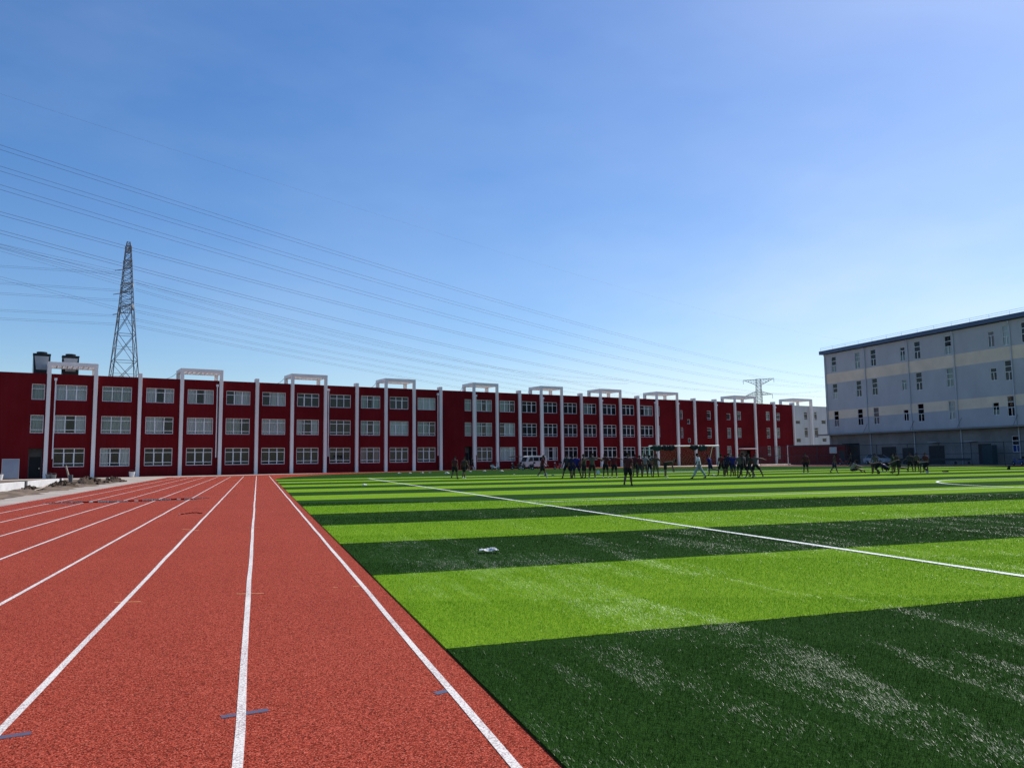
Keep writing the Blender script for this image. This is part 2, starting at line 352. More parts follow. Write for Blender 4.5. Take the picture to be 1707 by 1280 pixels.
# low white wall with grey posts, parallel to the track
lw = empty('low_wall', (-13.05, 36, 0)); tag(lw, 'low whitewashed wall with grey posts beside the dirt strip at the left', 'wall')
MB().box(-.12, .12, -20, 25.6, -.05, .47).build('wall_panel', M['wallw'], lw, bevel=.012)
for y in (-16, -10.5, -4, 4.2, 10.2, 16.2, 24.6):
    MB().box(-.2, .2, y - .16, y + .14, -.05, .50).build('post', M['greypost'], lw, bevel=.01)
sheet('yard_ground', [(-60, 20), (-13.2, 20), (-13.2, 84), (-60, 73)], -.010, M['dirt'])

# ------------------------------------------------------------------ the red school building
RB = empty('school_building', WO, WA)
tag(RB, 'long three storey dark red building with white pilasters and rooftop pergolas', 'building')
COLS = [.47, 4.9, 9.35, 13.77, 18.13, 22.36, 26.69, 30.96, 35.2, 39.29, 43.41, 47.51, 52.85, 56.72, 60.69, 64.59, 68.41, 72.24, 76.09, 80.2, 84.06, 88.19, 92.89, 97.04, 102.25, 107.25, 112.67, 118.04, 123.63]
ZR = ((1.16, 3.18), (4.78, 6.72), (8.35, 10.03)); HT = 11.18
wins = []      # t0,t1,z0,z1,style
for i in range(21):
    if i == 11: continue
    a, b = COLS[i], COLS[i + 1]; w = (b - a) * .665; c = (a + b) / 2 - .06 - (.06 if i > 11 else 0)
    for k, (z0, z1) in enumerate(ZR): wins.append((c - w / 2, c + w / 2, z0, z1, 3, k))
for k, (z0, z1) in enumerate(ZR):
    if k: wins += [(-1.06, .14, z0, z1, 1, k), (51.42, 52.5, z0, z1, 1, k)]
    if k: wins.append((88.43, 88.95, z0, z1, 1, k))
wins += [(93.74, 94.30, 7.85, 9.45, 1, 1), (93.74, 94.30, 4.66, 6.49, 1, 1), (95.32, 96.0, 7.1, 7.92, 0, 0), (95.35, 96.04, 3.92, 4.66, 0, 0),
         (100.17, 101.15, 7.92, 9.5, 1, 1), (100.17, 101.2, 4.70, 6.5, 1, 1), (105.15, 106.18, 8.01, 9.13, 0, 0), (105.2, 106.2, 4.71, 6.55, 1, 1), (105.0, 106.12, 1.5, 3.27, 1, 0),
         (108.0, 108.98, 8.01, 9.57, 1, 1), (108.0, 108.92, 4.8, 6.58, 1, 1), (115.8, 116.85, 8.07, 9.72, 1, 1), (115.84, 116.83, 4.75, 6.68, 1, 1), (115.9, 116.83, 1.47, 3.26, 1, 0),
         (118.8, 119.78, 8.1, 9.5, 1, 0), (118.75, 119.63, 4.79, 6.7, 1, 1), (118.65, 119.55, .9, 3.26, 1, 1)]
doors = [(-1.08, .17, 0.02, 3.19), (51.40, 52.55, .02, 3.3), (108.4, 111.2, .02, 2.5)]
def holed_wall(b, t0, t1, z0, z1, holes, y=0, m=0, reveal=.14):
    ts = sorted({t0, t1} | {h[0] for h in holes} | {h[1] for h in holes}); zs = sorted({z0, z1} | {h[2] for h in holes} | {h[3] for h in holes})
    for i in range(len(ts) - 1):
        hs = [h for h in holes if h[0] < (ts[i] + ts[i + 1]) / 2 < h[1]]
        k = 0
        while k < len(zs) - 1:
            zc = (zs[k] + zs[k + 1]) / 2
            if any(h[2] < zc < h[3] for h in hs): k += 1; continue
            j = k
            while j + 1 < len(zs) - 1 and not any(h[2] < (zs[j + 1] + zs[j + 2]) / 2 < h[3] for h in hs): j += 1
            b.face([(ts[i], y, zs[k]), (ts[i + 1], y, zs[k]), (ts[i + 1], y, zs[j + 1]), (ts[i], y, zs[j + 1])], m); k = j + 1
    for h in holes:
        a, c, p, q = h[:4]; r = y + reveal
        for s in ([(a, y, p), (a, y, q), (a, r, q), (a, r, p)], [(c, y, q), (c, y, p), (c, r, p), (c, r, q)], [(a, y, q), (c, y, q), (c, r, q), (a, r, q)], [(c, y, p), (a, y, p), (a, r, p), (c, r, p)]): b.face(s, m)
TL, TR = -16.0, 123.85
b = MB(); holed_wall(b, TL, TR, -.1, HT, [w[:4] for w in wins] + doors)
b.face([(TL, 0, -.1), (TL, 14, -.1), (TL, 14, HT), (TL, 0, HT)]); b.face([(TR, 0, -.1), (TR, 14, -.1), (TR, 14, HT), (TR, 0, HT)]); b.face([(TL, 14, -.1), (TR, 14, -.1), (TR, 14, HT), (TL, 14, HT)])
b.face([(TL, 0, HT), (TR, 0, HT), (TR, .3, HT), (TL, .3, HT)]); b.face([(TL, .3, HT), (TR, .3, HT), (TR, .3, HT - .9), (TL, .3, HT - .9)])
b.build('wall', M['red'], RB, fix=False)
MB().box(TL + .1, TR - .1, .32, 13.9, HT - 1.05, HT - .85).build('roof', M['roof'], RB)
MB().box(TL + .1, TR - .1, 1.15, 1.25, -.05, HT - 1.1).build('dark_room_backing', M['dark'], RB)  # near-black backing behind the windows; the rooms' dimness is put into its colour
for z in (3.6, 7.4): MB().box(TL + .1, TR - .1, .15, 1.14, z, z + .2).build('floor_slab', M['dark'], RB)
rw = random.Random(11)
def window(par, t0, t1, z0, z1, style, k, yb=0, mats=None, curtains=True):
    f = MB(); y0, y1 = yb + .07, yb + .13; w = .065
    f.box(t0, t0 + w, y0, y1, z0, z1).box(t1 - w, t1, y0, y1, z0, z1).box(t0 + w, t1 - w, y0, y1, z1 - w, z1).box(t0 + w, t1 - w, y0, y1, z0, z0 + w)
    bars = [z1 - .30 * (z1 - z0) * (1 if k == 2 else .85)] if style else []
    if style and k < 2: bars.append(z0 + .19 * (z1 - z0))
    n = 3 if style == 3 else 1; W_ = t1 - t0
    for i in range(1, n): f.box(t0 + W_ * i / n - w * .6, t0 + W_ * i / n + w * .6, y0 + .002, y1 - .002, z0 + w, z1 - w)
    for zb in bars:
        for i in range(n):
            a = t0 + W_ * i / n + (w if i == 0 else w * .6); c = t0 + W_ * (i + 1) / n - (w if i == n - 1 else w * .6)
            f.box(a, c, y0 + .004, y1 - .004, zb - w * .45, zb + w * .45)
    if style == 3 and rw.random() < .75:                  # sliding sash, set one frame deeper
        i = 1 if rw.random() < .7 else rw.choice((0, 2)); a = t0 + W_ * i / 3 + w * .6; c = a + W_ / 3 - w * 1.2; zz0 = (z0 + .19 * (z1 - z0) + .03) if k < 2 else z0 + w; zz1 = bars[0] - .03
        f.box(a, a + .05, y0 + .03, y1 + .01, zz0, zz1).box(c - .05, c, y0 + .03, y1 + .01, zz0, zz1)
    fo = f.build('window', M['pvc'], par)
    MB().face([(t0 + .01, yb + .105, z0 + .01), (t1 - .01, yb + .105, z0 + .01), (t1 - .01, yb + .105, z1 - .01), (t0 + .01, yb + .105, z1 - .01)]).build('pane', M['glass'], fo, fix=False)
    return fo
def curtain(par, a, c, z0, z1, mat, y):
    b = MB(); n = max(4, int((c - a) / .11)); pts = [(a + (c - a) * i / n, y + (.045 if i % 2 else -.02) + rw.uniform(-.015, .015)) for i in range(n + 1)]
    for i in range(n):
        (p, q), (r, s) = pts[i], pts[i + 1]; b.face([(p, q, z0), (r, s, z0), (r, s, z1), (p, q, z1)])
    b.build('curtain', mat, par, fix=False)
ncur = 0
for (t0, t1, z0, z1, st, k) in wins:
    fo = window(RB, t0, t1, z0, z1, st, k)
    if st != 3:
        if ncur < 98 and rw.random() < .6: curtain(fo, t0 + .02, t1 - .02, z0, z1, M['curtain2'], .30)
        continue
    bay = sum(1 for c in COLS if c < t0)
    pr = (.95 if bay < 7 else .45) if k > 0 else .45
    mt = rw.choice((M['curtain'], M['curtain'], M['curtain2'])) if bay < 7 else rw.choice((M['curtain2'], M['curtain3'], M['curtain2'], M['curtain']))
    if rw.random() < pr:
        gaps = rw.random(); w = t1 - t0
        if gaps < .4: curtain(fo, t0 + .02, t1 - .02, z0 - .05, z1, mt, .32)
        elif gaps < .75: curtain(fo, t0 + .02, t0 + w * rw.uniform(.28, .42), z0 - .05, z1, mt, .32); curtain(fo, t1 - w * rw.uniform(.28, .42), t1 - .02, z0 - .05, z1, mt, .32)
        else:
            s = rw.choice((0, 1)); curtain(fo, t0 + (.02 if s else w * .4), t0 + w * (.62 if s else .99), z0 - .05, z1, mt, .32)
# doors in their recesses
for (a, c, z0, z1) in doors:
    d = MB(); zt = z1 - .9
    d.box(a, c, .9, .96, zt, z1).box(a, a + .10, .86, .96, z0, zt).box(c - .10, c, .86, .96, z0, zt)
    dd = d.build('doorway', M['greypost'], RB)
    MB().box(a + .10, c - .10, .93, .97, z0, zt).build('door_leaf', M['acdark'], dd)
    MB().box(c - .25, c - .2, .88, .93, z0 + .95, z0 + 1.1).build('handle', M['chrome'], dd)
MB().box(107.95, 111.7, -1.2, -.002, 2.72, 2.9).build('entrance_canopy', M['white'], RB)
# pilasters, pergolas, drainpipes
PERG = [(0, 1), (3, 4), (6, 7), (9, 10), (12, 13), (15, 16), (17 + 1, 19), (21, 22), (25, 26)]
PERG = [(0, 1), (3, 4), (6, 7), (9, 10), (12, 13), (15, 16), (18, 19), (21, 22), (25, 26)]
pcol = {i for p in PERG for i in p}
for i, t in enumerate(COLS):
    w = .19; zt = 12.42 if i in pcol else 11.62
    p = MB().box(t - w, t + w, -.32, -.002, -.08, HT + .006)
    p.box(t - w, t + w, -.32, .62, HT + .006, zt) if i not in pcol else p.box(t - w, t + w, -.32, -.03, HT + .006, zt - .35)
    p.build('pilaster', M['white'], RB, bevel=.015)
def pergola(a, c, par, back=3.0):
    z1 = 12.46; b = MB(); w = .19
    for x in (a, c): b.box(x - w, x + w, back - .45, back, HT - .85, z1 - .40)
    b.box(a - w, c + w, -.325, -.10, z1 - .40, z1).box(a - w, c + w, back - .45, back + .002, z1 - .40, z1)
    for x in (a, c): b.box(x - w + .004, x + w - .004, -.10, back - .45, z1 - .395, z1 - .005)
    po = b.build('pergola', M['white'], par, bevel=.012)
    n = 8; s = MB()
    for i in range(1, n):
        x = a + w + (c - a - 2 * w) * i / n; s.box(x - .075, x + .075, -.10, back - .45, z1 - .38, z1 - .12)
    s.build('slats', M['white'], po)
for a, c in PERG: pergola(COLS[a], COLS[c], RB)
for t in (.47 + .62, 18.13 - .42, 30.96 + .42, 47.51 - .42, 52.85 + .36, 64.59 + .36, 76.09 + .36, 88.19 - .36, 92.89 + .36, 102.25 + .36, 118.04 + .36):
    d = MB().tube([(t, -.12, 2.05), (t, -.12, 10.45)], .06, 8); d.box(t - .13, t + .13, -.24, -.02, 10.45, 10.72)
    d.build('drainpipe', M['pvc'], RB)
    MB().tube([(t, -.12, 0), (t, -.12, 2.05)], .055, 8).build('pipe_foot', M['red'], RB)
def sag(p, q, s, n=8): return [Vector(p).lerp(Vector(q), i / n) + Vector((0, 0, -s * 4 * (i / n) * (1 - i / n))) for i in range(n + 1)]
for i in range(1, len(PERG)):
    a = COLS[PERG[i][0]]; MB().tube(sag((a - .25, 2.8, 12.1), (a - 2.2, .4, HT + .02), .25), .025, 5).build('roof_cable', M['cable'], RB)
MB().box(100, 112, 7, 12, HT - .86, 12.0).build('roof_block', M['cream'], RB)
MB().box(115, 121, 7, 12, HT - .86, 12.0).build('roof_block', M['cream'], RB)
MB().box(8, 13, 8, 13, HT - .86, 11.6).build('roof_block', M['cream'], RB)
# cream end section beyond the last red bay
CB = empty('pale_building', WO + Vector((math.cos(WA), math.sin(WA), 0)) * 123.9, WA)
tag(CB, 'pale unpainted three storey building end between the red and grey buildings', 'building')
cw = [(3.05, 4.15, 8.35, 9.95, 1, 1), (3.0, 4.12, 4.93, 6.88, 1, 1), (.52, 1.85, 7.5, 8.22, 0, 0), (.5, 1.85, 3.95, 4.78, 0, 0), (6.2, 7.1, 8.35, 10.0, 1, 1), (6.1, 7.3, 4.94, 6.9, 1, 1), (8.4, 9.85, 7.6, 8.43, 0, 0), (8.45, 9.8, 4.06, 4.88, 0, 0)]
b = MB(); holed_wall(b, .0, 24, -.1, 11.1, [w[:4] for w in cw]); b.face([(0, .3, 11.1), (24, .3, 11.1), (24, .3, 10.2), (0, .3, 10.2)]); b.face([(0, 0, 11.1), (24, 0, 11.1), (24, .3, 11.1), (0, .3, 11.1)])
b.face([(24, 0, -.1), (24, 14, -.1), (24, 14, 11.1), (24, 0, 11.1)]); b.face([(0, 14, -.1), (24, 14, -.1), (24, 14, 11.1), (0, 14, 11.1)])
b.build('wall', M['cream'], CB, fix=False); MB().box(.1, 23.9, .32, 13.9, 10.1, 10.3).build('roof', M['roof'], CB); MB().box(.1, 23.9, 1.1, 1.2, 0, 10).build('dark_room_backing', M['dark'], CB)
for w in cw: window(CB, *w)
MB().box(4.75, 5.2, -.46, -.002, -.08, 12.42).build('pilaster', M['white'], CB, bevel=.015)
pergola(123.63 - 123.9, 4.98, CB)
# rooftop cooling units
def cooling_unit(t, y, label):
    u = empty('cooling_unit', WO + Vector((math.cos(WA) * t - math.sin(WA) * y, math.sin(WA) * t + math.cos(WA) * y, HT - .85)), WA)
    tag(u, label, 'cooling unit', 'cooling units on the roof')
    b = MB(); z0, z1 = .75, 3.2
    b.prism([(-.74, z0), (.74, z0), (.80, z1), (-.80, z1)], -.7, .7, 0, 'y'); b.build('housing', M['acdark'], u, bevel=.03)
    for s in (-1, 1): MB().prism([(-.5, z0 + .8), (.5, z0 + .8), (.70, z1 - .15), (-.70, z1 - .15)], s * .705 - .012, s * .705 + .012, 0, 'y').build('grille', M['acgrey'], u)
    MB().box(-.83, -.805, -.62, .62, z0 + .2, z1 - .1).build('side_louvre', M['acdark'], u); MB().box(.805, .83, -.62, .62, z0 + .2, z1 - .1).build('side_louvre', M['acdark'], u)
    MB().box(-.86, .86, -.74, .74, z1, z1 + .14).build('top_deck', M['acdark'], u)
    for x in (0,): MB().tube([(x, 0, z1 + .14), (x, 0, z1 + .38)], .52, 18).build('fan_shroud', M['acdark'], u)
    for x in (-.68, .68):
        for y in (-.6, .6): MB().tube([(x, y, 0), (x, y, z0)], .05, 6).build('leg', M['pvc'], u)
cooling_unit(-.25, 3.6, 'larger dark grey cooling unit at the left end of the roof'); cooling_unit(2.55, 4.2, 'dark grey cooling unit behind the slats of the first pergola')

# ------------------------------------------------------------------ grey building at the right
GX = 91.1
GB = empty('grey_building', (GX, 0, 0)); tag(GB, 'four storey grey blue building with beige bands and blue roof edge at the right', 'building')
YA, YB = 56.0, 106.3
big = [104.05, 98.72, 95.38, 86.9, 81.62, 72.8, 70.2, 64.9, 60.2]; small = [89.6, 74.95, 67.5]
gw = [(y - .55, y + .55, z1 - 2.6, z1, 1) for y in big for z1 in (17.82, 13.28, 8.72)] + [(y - .46, y + .46, z0, z1, 0) for y in small for z0, z1 in ((15.27, 17.36), (10.89, 12.52), (6.35, 8.02))]
gw += [(72.25, 73.35, 1.57, 3.62, 2)]
# local frame for this facade: x = along -Y, y = depth (+X); built as a child empty-free transform
def gface(b, pts, m=0): b.face([(p[1], p[0], p[2]) for p in pts], m)
def gwall(z0, z1, mat, holes, x=0, name='wall'):
    t = MB(); hh = [(h[0], h[1], max(h[2], z0), min(h[3], z1)) for h in holes if h[2] < z1 and h[3] > z0]
    holed_wall(t, YA, YB, z0, z1, hh, 0, 0, .0)
    b = MB()
    for f in t.f: b.face([(t.v[i][1] + x, t.v[i][0], t.v[i][2]) for i in f])
    for h in holes:                                        # reveals inside this storey band
        p, q = max(h[2], z0), min(h[3], z1)
        if p >= q: continue
        for yy in (h[0], h[1]): b.face([(x, yy, p), (x + .14, yy, p), (x + .14, yy, q), (x, yy, q)])
        if q == h[3]: b.face([(x, h[0], q), (x, h[1], q), (x + .14, h[1], q), (x + .14, h[0], q)])
        if p == h[2]: b.face([(x, h[0], p), (x, h[1], p), (x + .14, h[1], p), (x + .14, h[0], p)])
    return b.build(name, mat, GB, fix=False)
gwall(-.1, 4.8, M['gfloor'], gw, .35, 'ground_floor_wall'); gwall(4.8, 7.42, M['slate'], gw); gwall(7.42, 8.82, M['band'], gw, name='beige_band'); gwall(8.82, 13.35, M['slate'], gw); gwall(13.35, 15.05, M['band'], gw, name='beige_band'); gwall(15.05, 18.35, M['slate'], gw)
MB().box(.36, 15, YA, YB, -.1, .0).box(.0, 15, YB - .12, YB, 4.8, 18.3).box(.35, 15, YB - .12, YB, -.1, 4.8).box(14.9, 15, YA, YB - .13, -.1, 18.3).box(0, 15, YA, YA + .1, 0, 18.3).build('end_wall', M['slate'], GB)
MB().box(1.4, 1.5, YA + .2, YB - .2, 0, 18.3).build('dark_room_backing', M['dark'], GB)  # same dark backing, coloured to stand for unlit rooms
MB().box(-.55, 15.4, YA - .4, YB + .5, 18.44, 19.02).build('roof', M['fascia'], GB)
MB().box(-.9, .34, YA, YB + 1.6, 4.72, 4.95).build('canopy', M['gfloor'], GB)
for y in (97.3, 88.2, 80.2, 72.0, 64):
    MB().tube([(-.85, y, 4.95), (-.02, y, 6.3)], .03, 5).build('canopy_stay', M['steel'], GB)
for (y0, y1, z0, z1, st) in gw:
    f = MB(); w = .06; xo = .35 if st == 2 else 0; a, c = xo + .06, xo + .12
    zs = [z0 + (z1 - z0) * .44] if st == 0 else [z0 + (z1 - z0) * .43, z0 + (z1 - z0) * .70]
    if st == 0: zs = [z1 - .55]
    f.box(a, c, y0, y0 + w, z0, z1).box(a, c, y1 - w, y1, z0, z1).box(a, c, y0 + w, y1 - w, z1 - w, z1).box(a, c, y0 + w, y1 - w, z0, z0 + w)
    for z in zs: f.box(a + .002, c - .002, y0 + w, y1 - w, z - w * .6, z + w * .6)
    f.box(a + .004, c - .004, (y0 + y1) / 2 - w * .6, (y0 + y1) / 2 + w * .6, z0 + w, zs[0] - w * .6)
    fo = f.build('window', M['pvc'], GB)
    MB().face([(a + .03, y0, z1), (a + .03, y1, z1), (a + .03, y1, z0), (a + .03, y0, z0)]).build('pane', M['glass'], fo, fix=False)
    if st == 2: MB().box(a + .05, a + .08, y0 + .02, y1 - .02, z0 + .02, zs[0]).build('blind', M['bluepanel'], fo)
    elif rw.random() < .55:
        zz = z0 if rw.random() < .6 else z0 + (z1 - z0) * .45
        MB().box(xo + .22, xo + .25, y0 - .05, y1 + .05, zz, z0 + (z1 - z0) * rw.choice((.45, .98))).build('blind', rw.choice((M['curtain2'], M['curtain3'], M['curtain'])), fo) if zz == z0 else None
for y in (105.9, 97.05, 88.55, 80.65, 72.2, 63.8):
    b = MB().tube([(-.35, y, 18.3), (-.12, y, 17.6), (-.12, y, 4.96)], .075, 8); b.tube([(.22, y, 4.7), (.22, y, .0)], .075, 8); b.build('drainpipe', M['silver'], GB)
rl = MB(); xs = -.35
for z in (19.3, 19.55): rl.tube([(xs, YA, z), (xs, YB + .3, z)], .022, 5)
for i in range(18): rl.tube([(xs, YB + .3 - i * 2.9, 19.0), (xs, YB + .3 - i * 2.9, 19.56)], .022, 5)
rl.build('roof_railing', M['chrome'], GB)
for y0, y1, z1 in ((99.6, 103.4, 3.3), (92.2, 95.0, 2.6), (88.9, 91.0, 2.4), (83.6, 86.2, 2.6), (76.3, 78.2, 2.7)):
    MB().box(.30, .346, y0, y1, 0, z1).build('dark_opening', M['acdark'], GB)  # flat dark panels; the shade inside gate and door openings is their colour
for y in (78.9, 84.9): MB().box(-.5, .34, y - .7, y + .7, 3.05, 3.12).build('door_hood', M['silver'], GB)
# things by the grey building
bn = MB().box(0, .45, -.1, 12.5, .36, .42)
for i in range(7): bn.box(.02, .43, i * 2.05 - .05, i * 2.05 + .05, 0, .36)
bn.box(.40, .45, -.1, 12.5, .5, .85)
bo = empty('long_bench', (88.0, 77.0, 0)); tag(bo, 'long dark bench rail below the grey building wall', 'bench')
MB().box(0, .45, -.1, 12.6, .40, .45).build('seat', M['fence'], bo); MB().box(.42, .46, -.1, 12.6, .55, .85).build('backrest', M['fence'], bo)
for i in range(7):
    MB().box(.04, .41, i * 2.05 - .04, i * 2.05 + .04, 0, .398).build('leg', M['fence'], bo)
cb = empty('metal_cabinet', (89.9, 75.3, 0)); tag(cb, 'tall dark teal cabinet standing beside the blue window', 'cabinet')
MB().box(-.4, .4, -.75, .75, .08, 2.5).build('housing', M['darkgreen'], cb, bevel=.02); MB().box(-.43, -.404, -.7, -.02, .15, 2.42).build('door', M['darkgreen'], cb); MB().box(-.43, -.404, .02, .7, .15, 2.42).build('door', M['darkgreen'], cb); MB().box(-.36, .36, -.7, .7, 0, .08).build('plinth', M['acdark'], cb)
# red shed
SH = empty('red_shed', (87.5, 104.3, 0), math.atan2(-7.6, 4.1)); tag(SH, 'low dark red shed between the grey building and the fence', 'shed')
MB().box(-4.9, 4.2, 0, 2.6, -.05, 3.05).build('wall', M['red'], SH); MB().box(-5.0, 4.3, -.1, 2.7, 3.05, 3.16).build('roof', M['fence'], SH)
MB().box(1.7, 2.85, -.05, -.003, 1.75, 2.75).build('notice_panel', M['cream'], SH)
MB().box(3.2, 4.1, -.04, -.003, 0, 2.1).build('door', M['acdark'], SH)
wp = MB().tube([(0, 0, 0), (0, 0, 3.1)], .09, 8).build('white_post', M['pvc']); wp.location = (82.4, 105.6, 0); tag(wp, 'slim white post at the left end of the red shed', 'post')

# chain link fence
def fence(pts, label):
    f = empty('chain_link_fence', (pts[0][0], pts[0][1], 0)); tag(f, label, 'fence')
    ox, oy = pts[0]; L = [(x - ox, y - oy) for x, y in pts]
    for x, y in L: MB().tube([(x, y, 0), (x, y, 2.85)], .045, 6).build('post', M['fence'], f)
    for z in (2.82, 1.45, .12):
        MB().tube([(x, y, z) for x, y in L], .03, 5).build('rail', M['fence'], f)
    b = MB()
    for (x0, y0), (x1, y1) in zip(L, L[1:]): b.face([(x0, y0, .05), (x1, y1, .05), (x1, y1, 2.82), (x0, y0, 2.82)])
    b.build('wire_mesh', M['fencemesh'], f, fix=False)
fp = [(DC[0] + 46.5 * math.cos(R(a)), DC[1] + 46.5 * math.sin(R(a))) for a in range(46, 0, -5)] + [(86.0, 65 - 4 * i) for i in range(4)]
fence(fp, 'dark chain link fence curving round the track in front of the grey building')

# ------------------------------------------------------------------ vehicles
def wheel(par, x, y, r, w, name='wheel'):
    wl = MB().tube([(x, y - w / 2, r), (x, y + w / 2, r)], r, 20).build(name, M['black'], par); MB().tube([(x, y - w / 2 - .012, r), (x, y + w / 2 + .012, r)], r * .6, 14).build('rim', M['silver'], wl)
def van(loc, rz):
    v = empty('white_van', loc, rz); tag(v, 'small white van parked against the red building behind the students', 'van')
    prof = [(-1.82, .32), (1.80, .32), (1.84, .8), (1.80, 1.45), (1.6, 1.86), (-1.15, 1.90), (-1.45, 1.72), (-1.72, 1.05), (-1.84, .9)]
    MB().prism(prof, -.74, .74, 0, 'y').build('body', M['vanw'], v, bevel=.05)
    for s in (-1, 1):
        y0, y1 = sorted((s * .735, s * .752))
        for a, c in ((-1.38, -.62), (-.52, .42), (.52, 1.55)):
            MB().prism([(a + (0 if a > -1 else .0), 1.12), (c, 1.12), (c - .03, 1.66), (a + (.03 if a > -1 else .28), 1.66)], y0, y1, 0, 'y').build('window', M['carglass'], v)
        for x in (-1.15, 1.2): wheel(v, x, s * .66, .29, .18)
        MB().box(-1.86, -1.83, s * .62 - .1, s * .62 + .1, .72, .9).build('headlight', M['lamp'], v)
        MB().box(1.835, 1.86, s * .66 - .06, s * .66 + .06, .8, 1.2).build('tail_light', M['redlamp'], v)
        MB().box(-1.32, -1.2, s * .86 - .07, s * .86 + .07, 1.08, 1.24).build('mirror', M['black'], v)
    MB().face([(-1.742, -.62, 1.1), (-1.742, .62, 1.1), (-1.492, .56, 1.68), (-1.492, -.56, 1.68)]).build('windscreen', M['carglass'], v)
    MB().box(-1.9, -1.84, -.68, .68, .34, .58).build('bumper', M['greypost'], v); MB().box(1.84, 1.89, -.68, .68, .34, .56).build('bumper', M['greypost'], v)
van((38.1, wallY(38.1) - 3.1, -.012), WA)
def car(loc, rz):
    v = empty('parked_car', loc, rz); tag(v, 'silver hatchback parked by the grey building behind the fence', 'car')
    prof = [(-2.1, .3), (2.08, .3), (2.14, .62), (2.05, .92), (1.35, .98), (-1.2, .96), (-2.0, .82), (-2.16, .6)]
    MB().prism(prof, -.86, .86, 0, 'y').build('body', M['silver'], v, bevel=.06)
    b = MB(); lo = [(-1.15, -.78), (1.75, -.78), (1.75, .78), (-1.15, .78)]; hi = [(-.35, -.62), (1.25, -.62), (1.25, .62), (-.35, .62)]
    for i in range(4):
        j = (i + 1) % 4; b.face([(*lo[i], .95), (*lo[j], .95), (*hi[j], 1.42), (*hi[i], 1.42)])
    b.build('cabin_glass', M['carglass'], v); MB().box(-.4, 1.3, -.64, .64, 1.42, 1.48).build('roof', M['silver'], v, bevel=.03)
    for x in (.42, -.42 + .02): pass
    for s in (-1, 1):
        MB().tube([(-1.12, s * .80, .95), (-.36, s * .64, 1.43)], .03, 5).build('pillar', M['silver'], v); MB().tube([(1.74, s * .80, .95), (1.26, s * .64, 1.43)], .04, 5).build('pillar', M['silver'], v); MB().tube([(.42, s * .80, .95), (.42, s * .65, 1.43)], .03, 5).build('pillar', M['silver'], v)
        for x in (-1.3, 1.32): wheel(v, x, s * .78, .31, .2)
        MB().box(-2.15, -2.06, s * .66 - .16, s * .66 + .16, .6, .76).build('headlight', M['lamp'], v); MB().box(2.06, 2.12, s * .68 - .14, s * .68 + .14, .64, .84).build('tail_light', M['redlamp'], v)
        MB().box(-.98, -.82, s * .93 - .07, s * .93 + .07, .94, 1.07).build('mirror', M['silver'], v)
car((88.6, 92.9, -.012), R(90))
def scooter(paint, label, loc, rz, canopy=False):
    v = empty('electric_scooter', loc, rz); tag(v, label, 'scooter', 'scooters parked around the field')
    for x in (-.62, .62):
        wl = MB().tube([(x, -.05, .22), (x, .05, .22)], .22, 16).build('wheel', M['black'], v); MB().tube([(x, -.06, .22), (x, .06, .22)], .1, 10).build('rim', M['silver'], wl)
    MB().prism([(-.78, .42), (-.30, .26), (.18, .24), (.40, .34), (.60, .85), (.52, .92), (.24, .40), (-.22, .40), (-.30, .62), (-.85, .68)], -.13, .13, 0, 'y').build('body', paint, v, bevel=.04)
    MB().prism([(-.82, .69), (-.26, .64), (-.24, .74), (-.52, .77), (-.84, .80)], -.14, .14, 0, 'y').build('seat', M['seat'], v, bevel=.03)
    MB().prism([(.52, .28), (.62, .44), (.80, .40), (.72, .50), (.56, .52)], -.1, .1, 0, 'y').build('front_mudguard', paint, v)
    MB().tube([(.66, 0, .24), (.50, 0, 1.0)], .03, 6).build('steering_column', M['steel'], v)
    MB().tube([(.46, -.34, 1.04), (.52, -.15, 1.0), (.52, .15, 1.0), (.46, .34, 1.04)], .022, 6).build('handlebar', M['black'], v)
    MB().box(.55, .64, -.08, .08, .82, .94).build('headlight', M['lamp'], v)
    MB().box(-1.0, -.74, -.14, .14, .82, 1.04).build('top_box', M['black'], v)
    if canopy:
        MB().prism([(-.95, 1.72), (.55, 1.80), (.80, 1.66), (.82, 1.70), (.56, 1.86), (-.96, 1.77)], -.42, .42, 0, 'y').build('rain_canopy', paint, v)
        for s in (-1, 1): MB().tube([(.50, s * .1, .9), (.62, s * .38, 1.72)], .015, 5).build('canopy_strut', M['steel'], v)
        MB().tube([(-.80, 0, .7), (-.80, 0, 1.72)], .015, 5).build('canopy_strut', M['steel'], v)
    return v
def on_ground(lat, d):      # metres right of and ahead of the camera, on the ground
    c, s = math.cos(YAW), math.sin(YAW); return Vector((lat * c + d * s, d * c - lat * s, 0))
def at(px, d): return on_ground((px - 853.5) / 1280 * d, d)
def place_s(px, d, paint, label, rz, canopy=False): p = at(px, d); p.z = -.012; scooter(paint, label, p, rz, canopy)
place_s(824, 106, M['vanw'], 'white scooter parked beside a pilaster of the red building', WA + R(10), False)
place_s(927, 104, M['redbike'], 'dark red scooter with a white rain canopy right of the van', WA + R(200))
place_s(858, 106, M['brownbike'], 'brown scooter under a brown canopy left of the van', WA + R(185), True)
place_s(878, 101, M['seat'], 'black scooter in front of the white van', WA + R(140))
place_s(1402, 112, M['redbike'], 'red motor scooter standing in front of the red shed', R(100))
place_s(1690, 92, M['bluebike'], 'blue scooter under the blue window of the grey building', R(80))

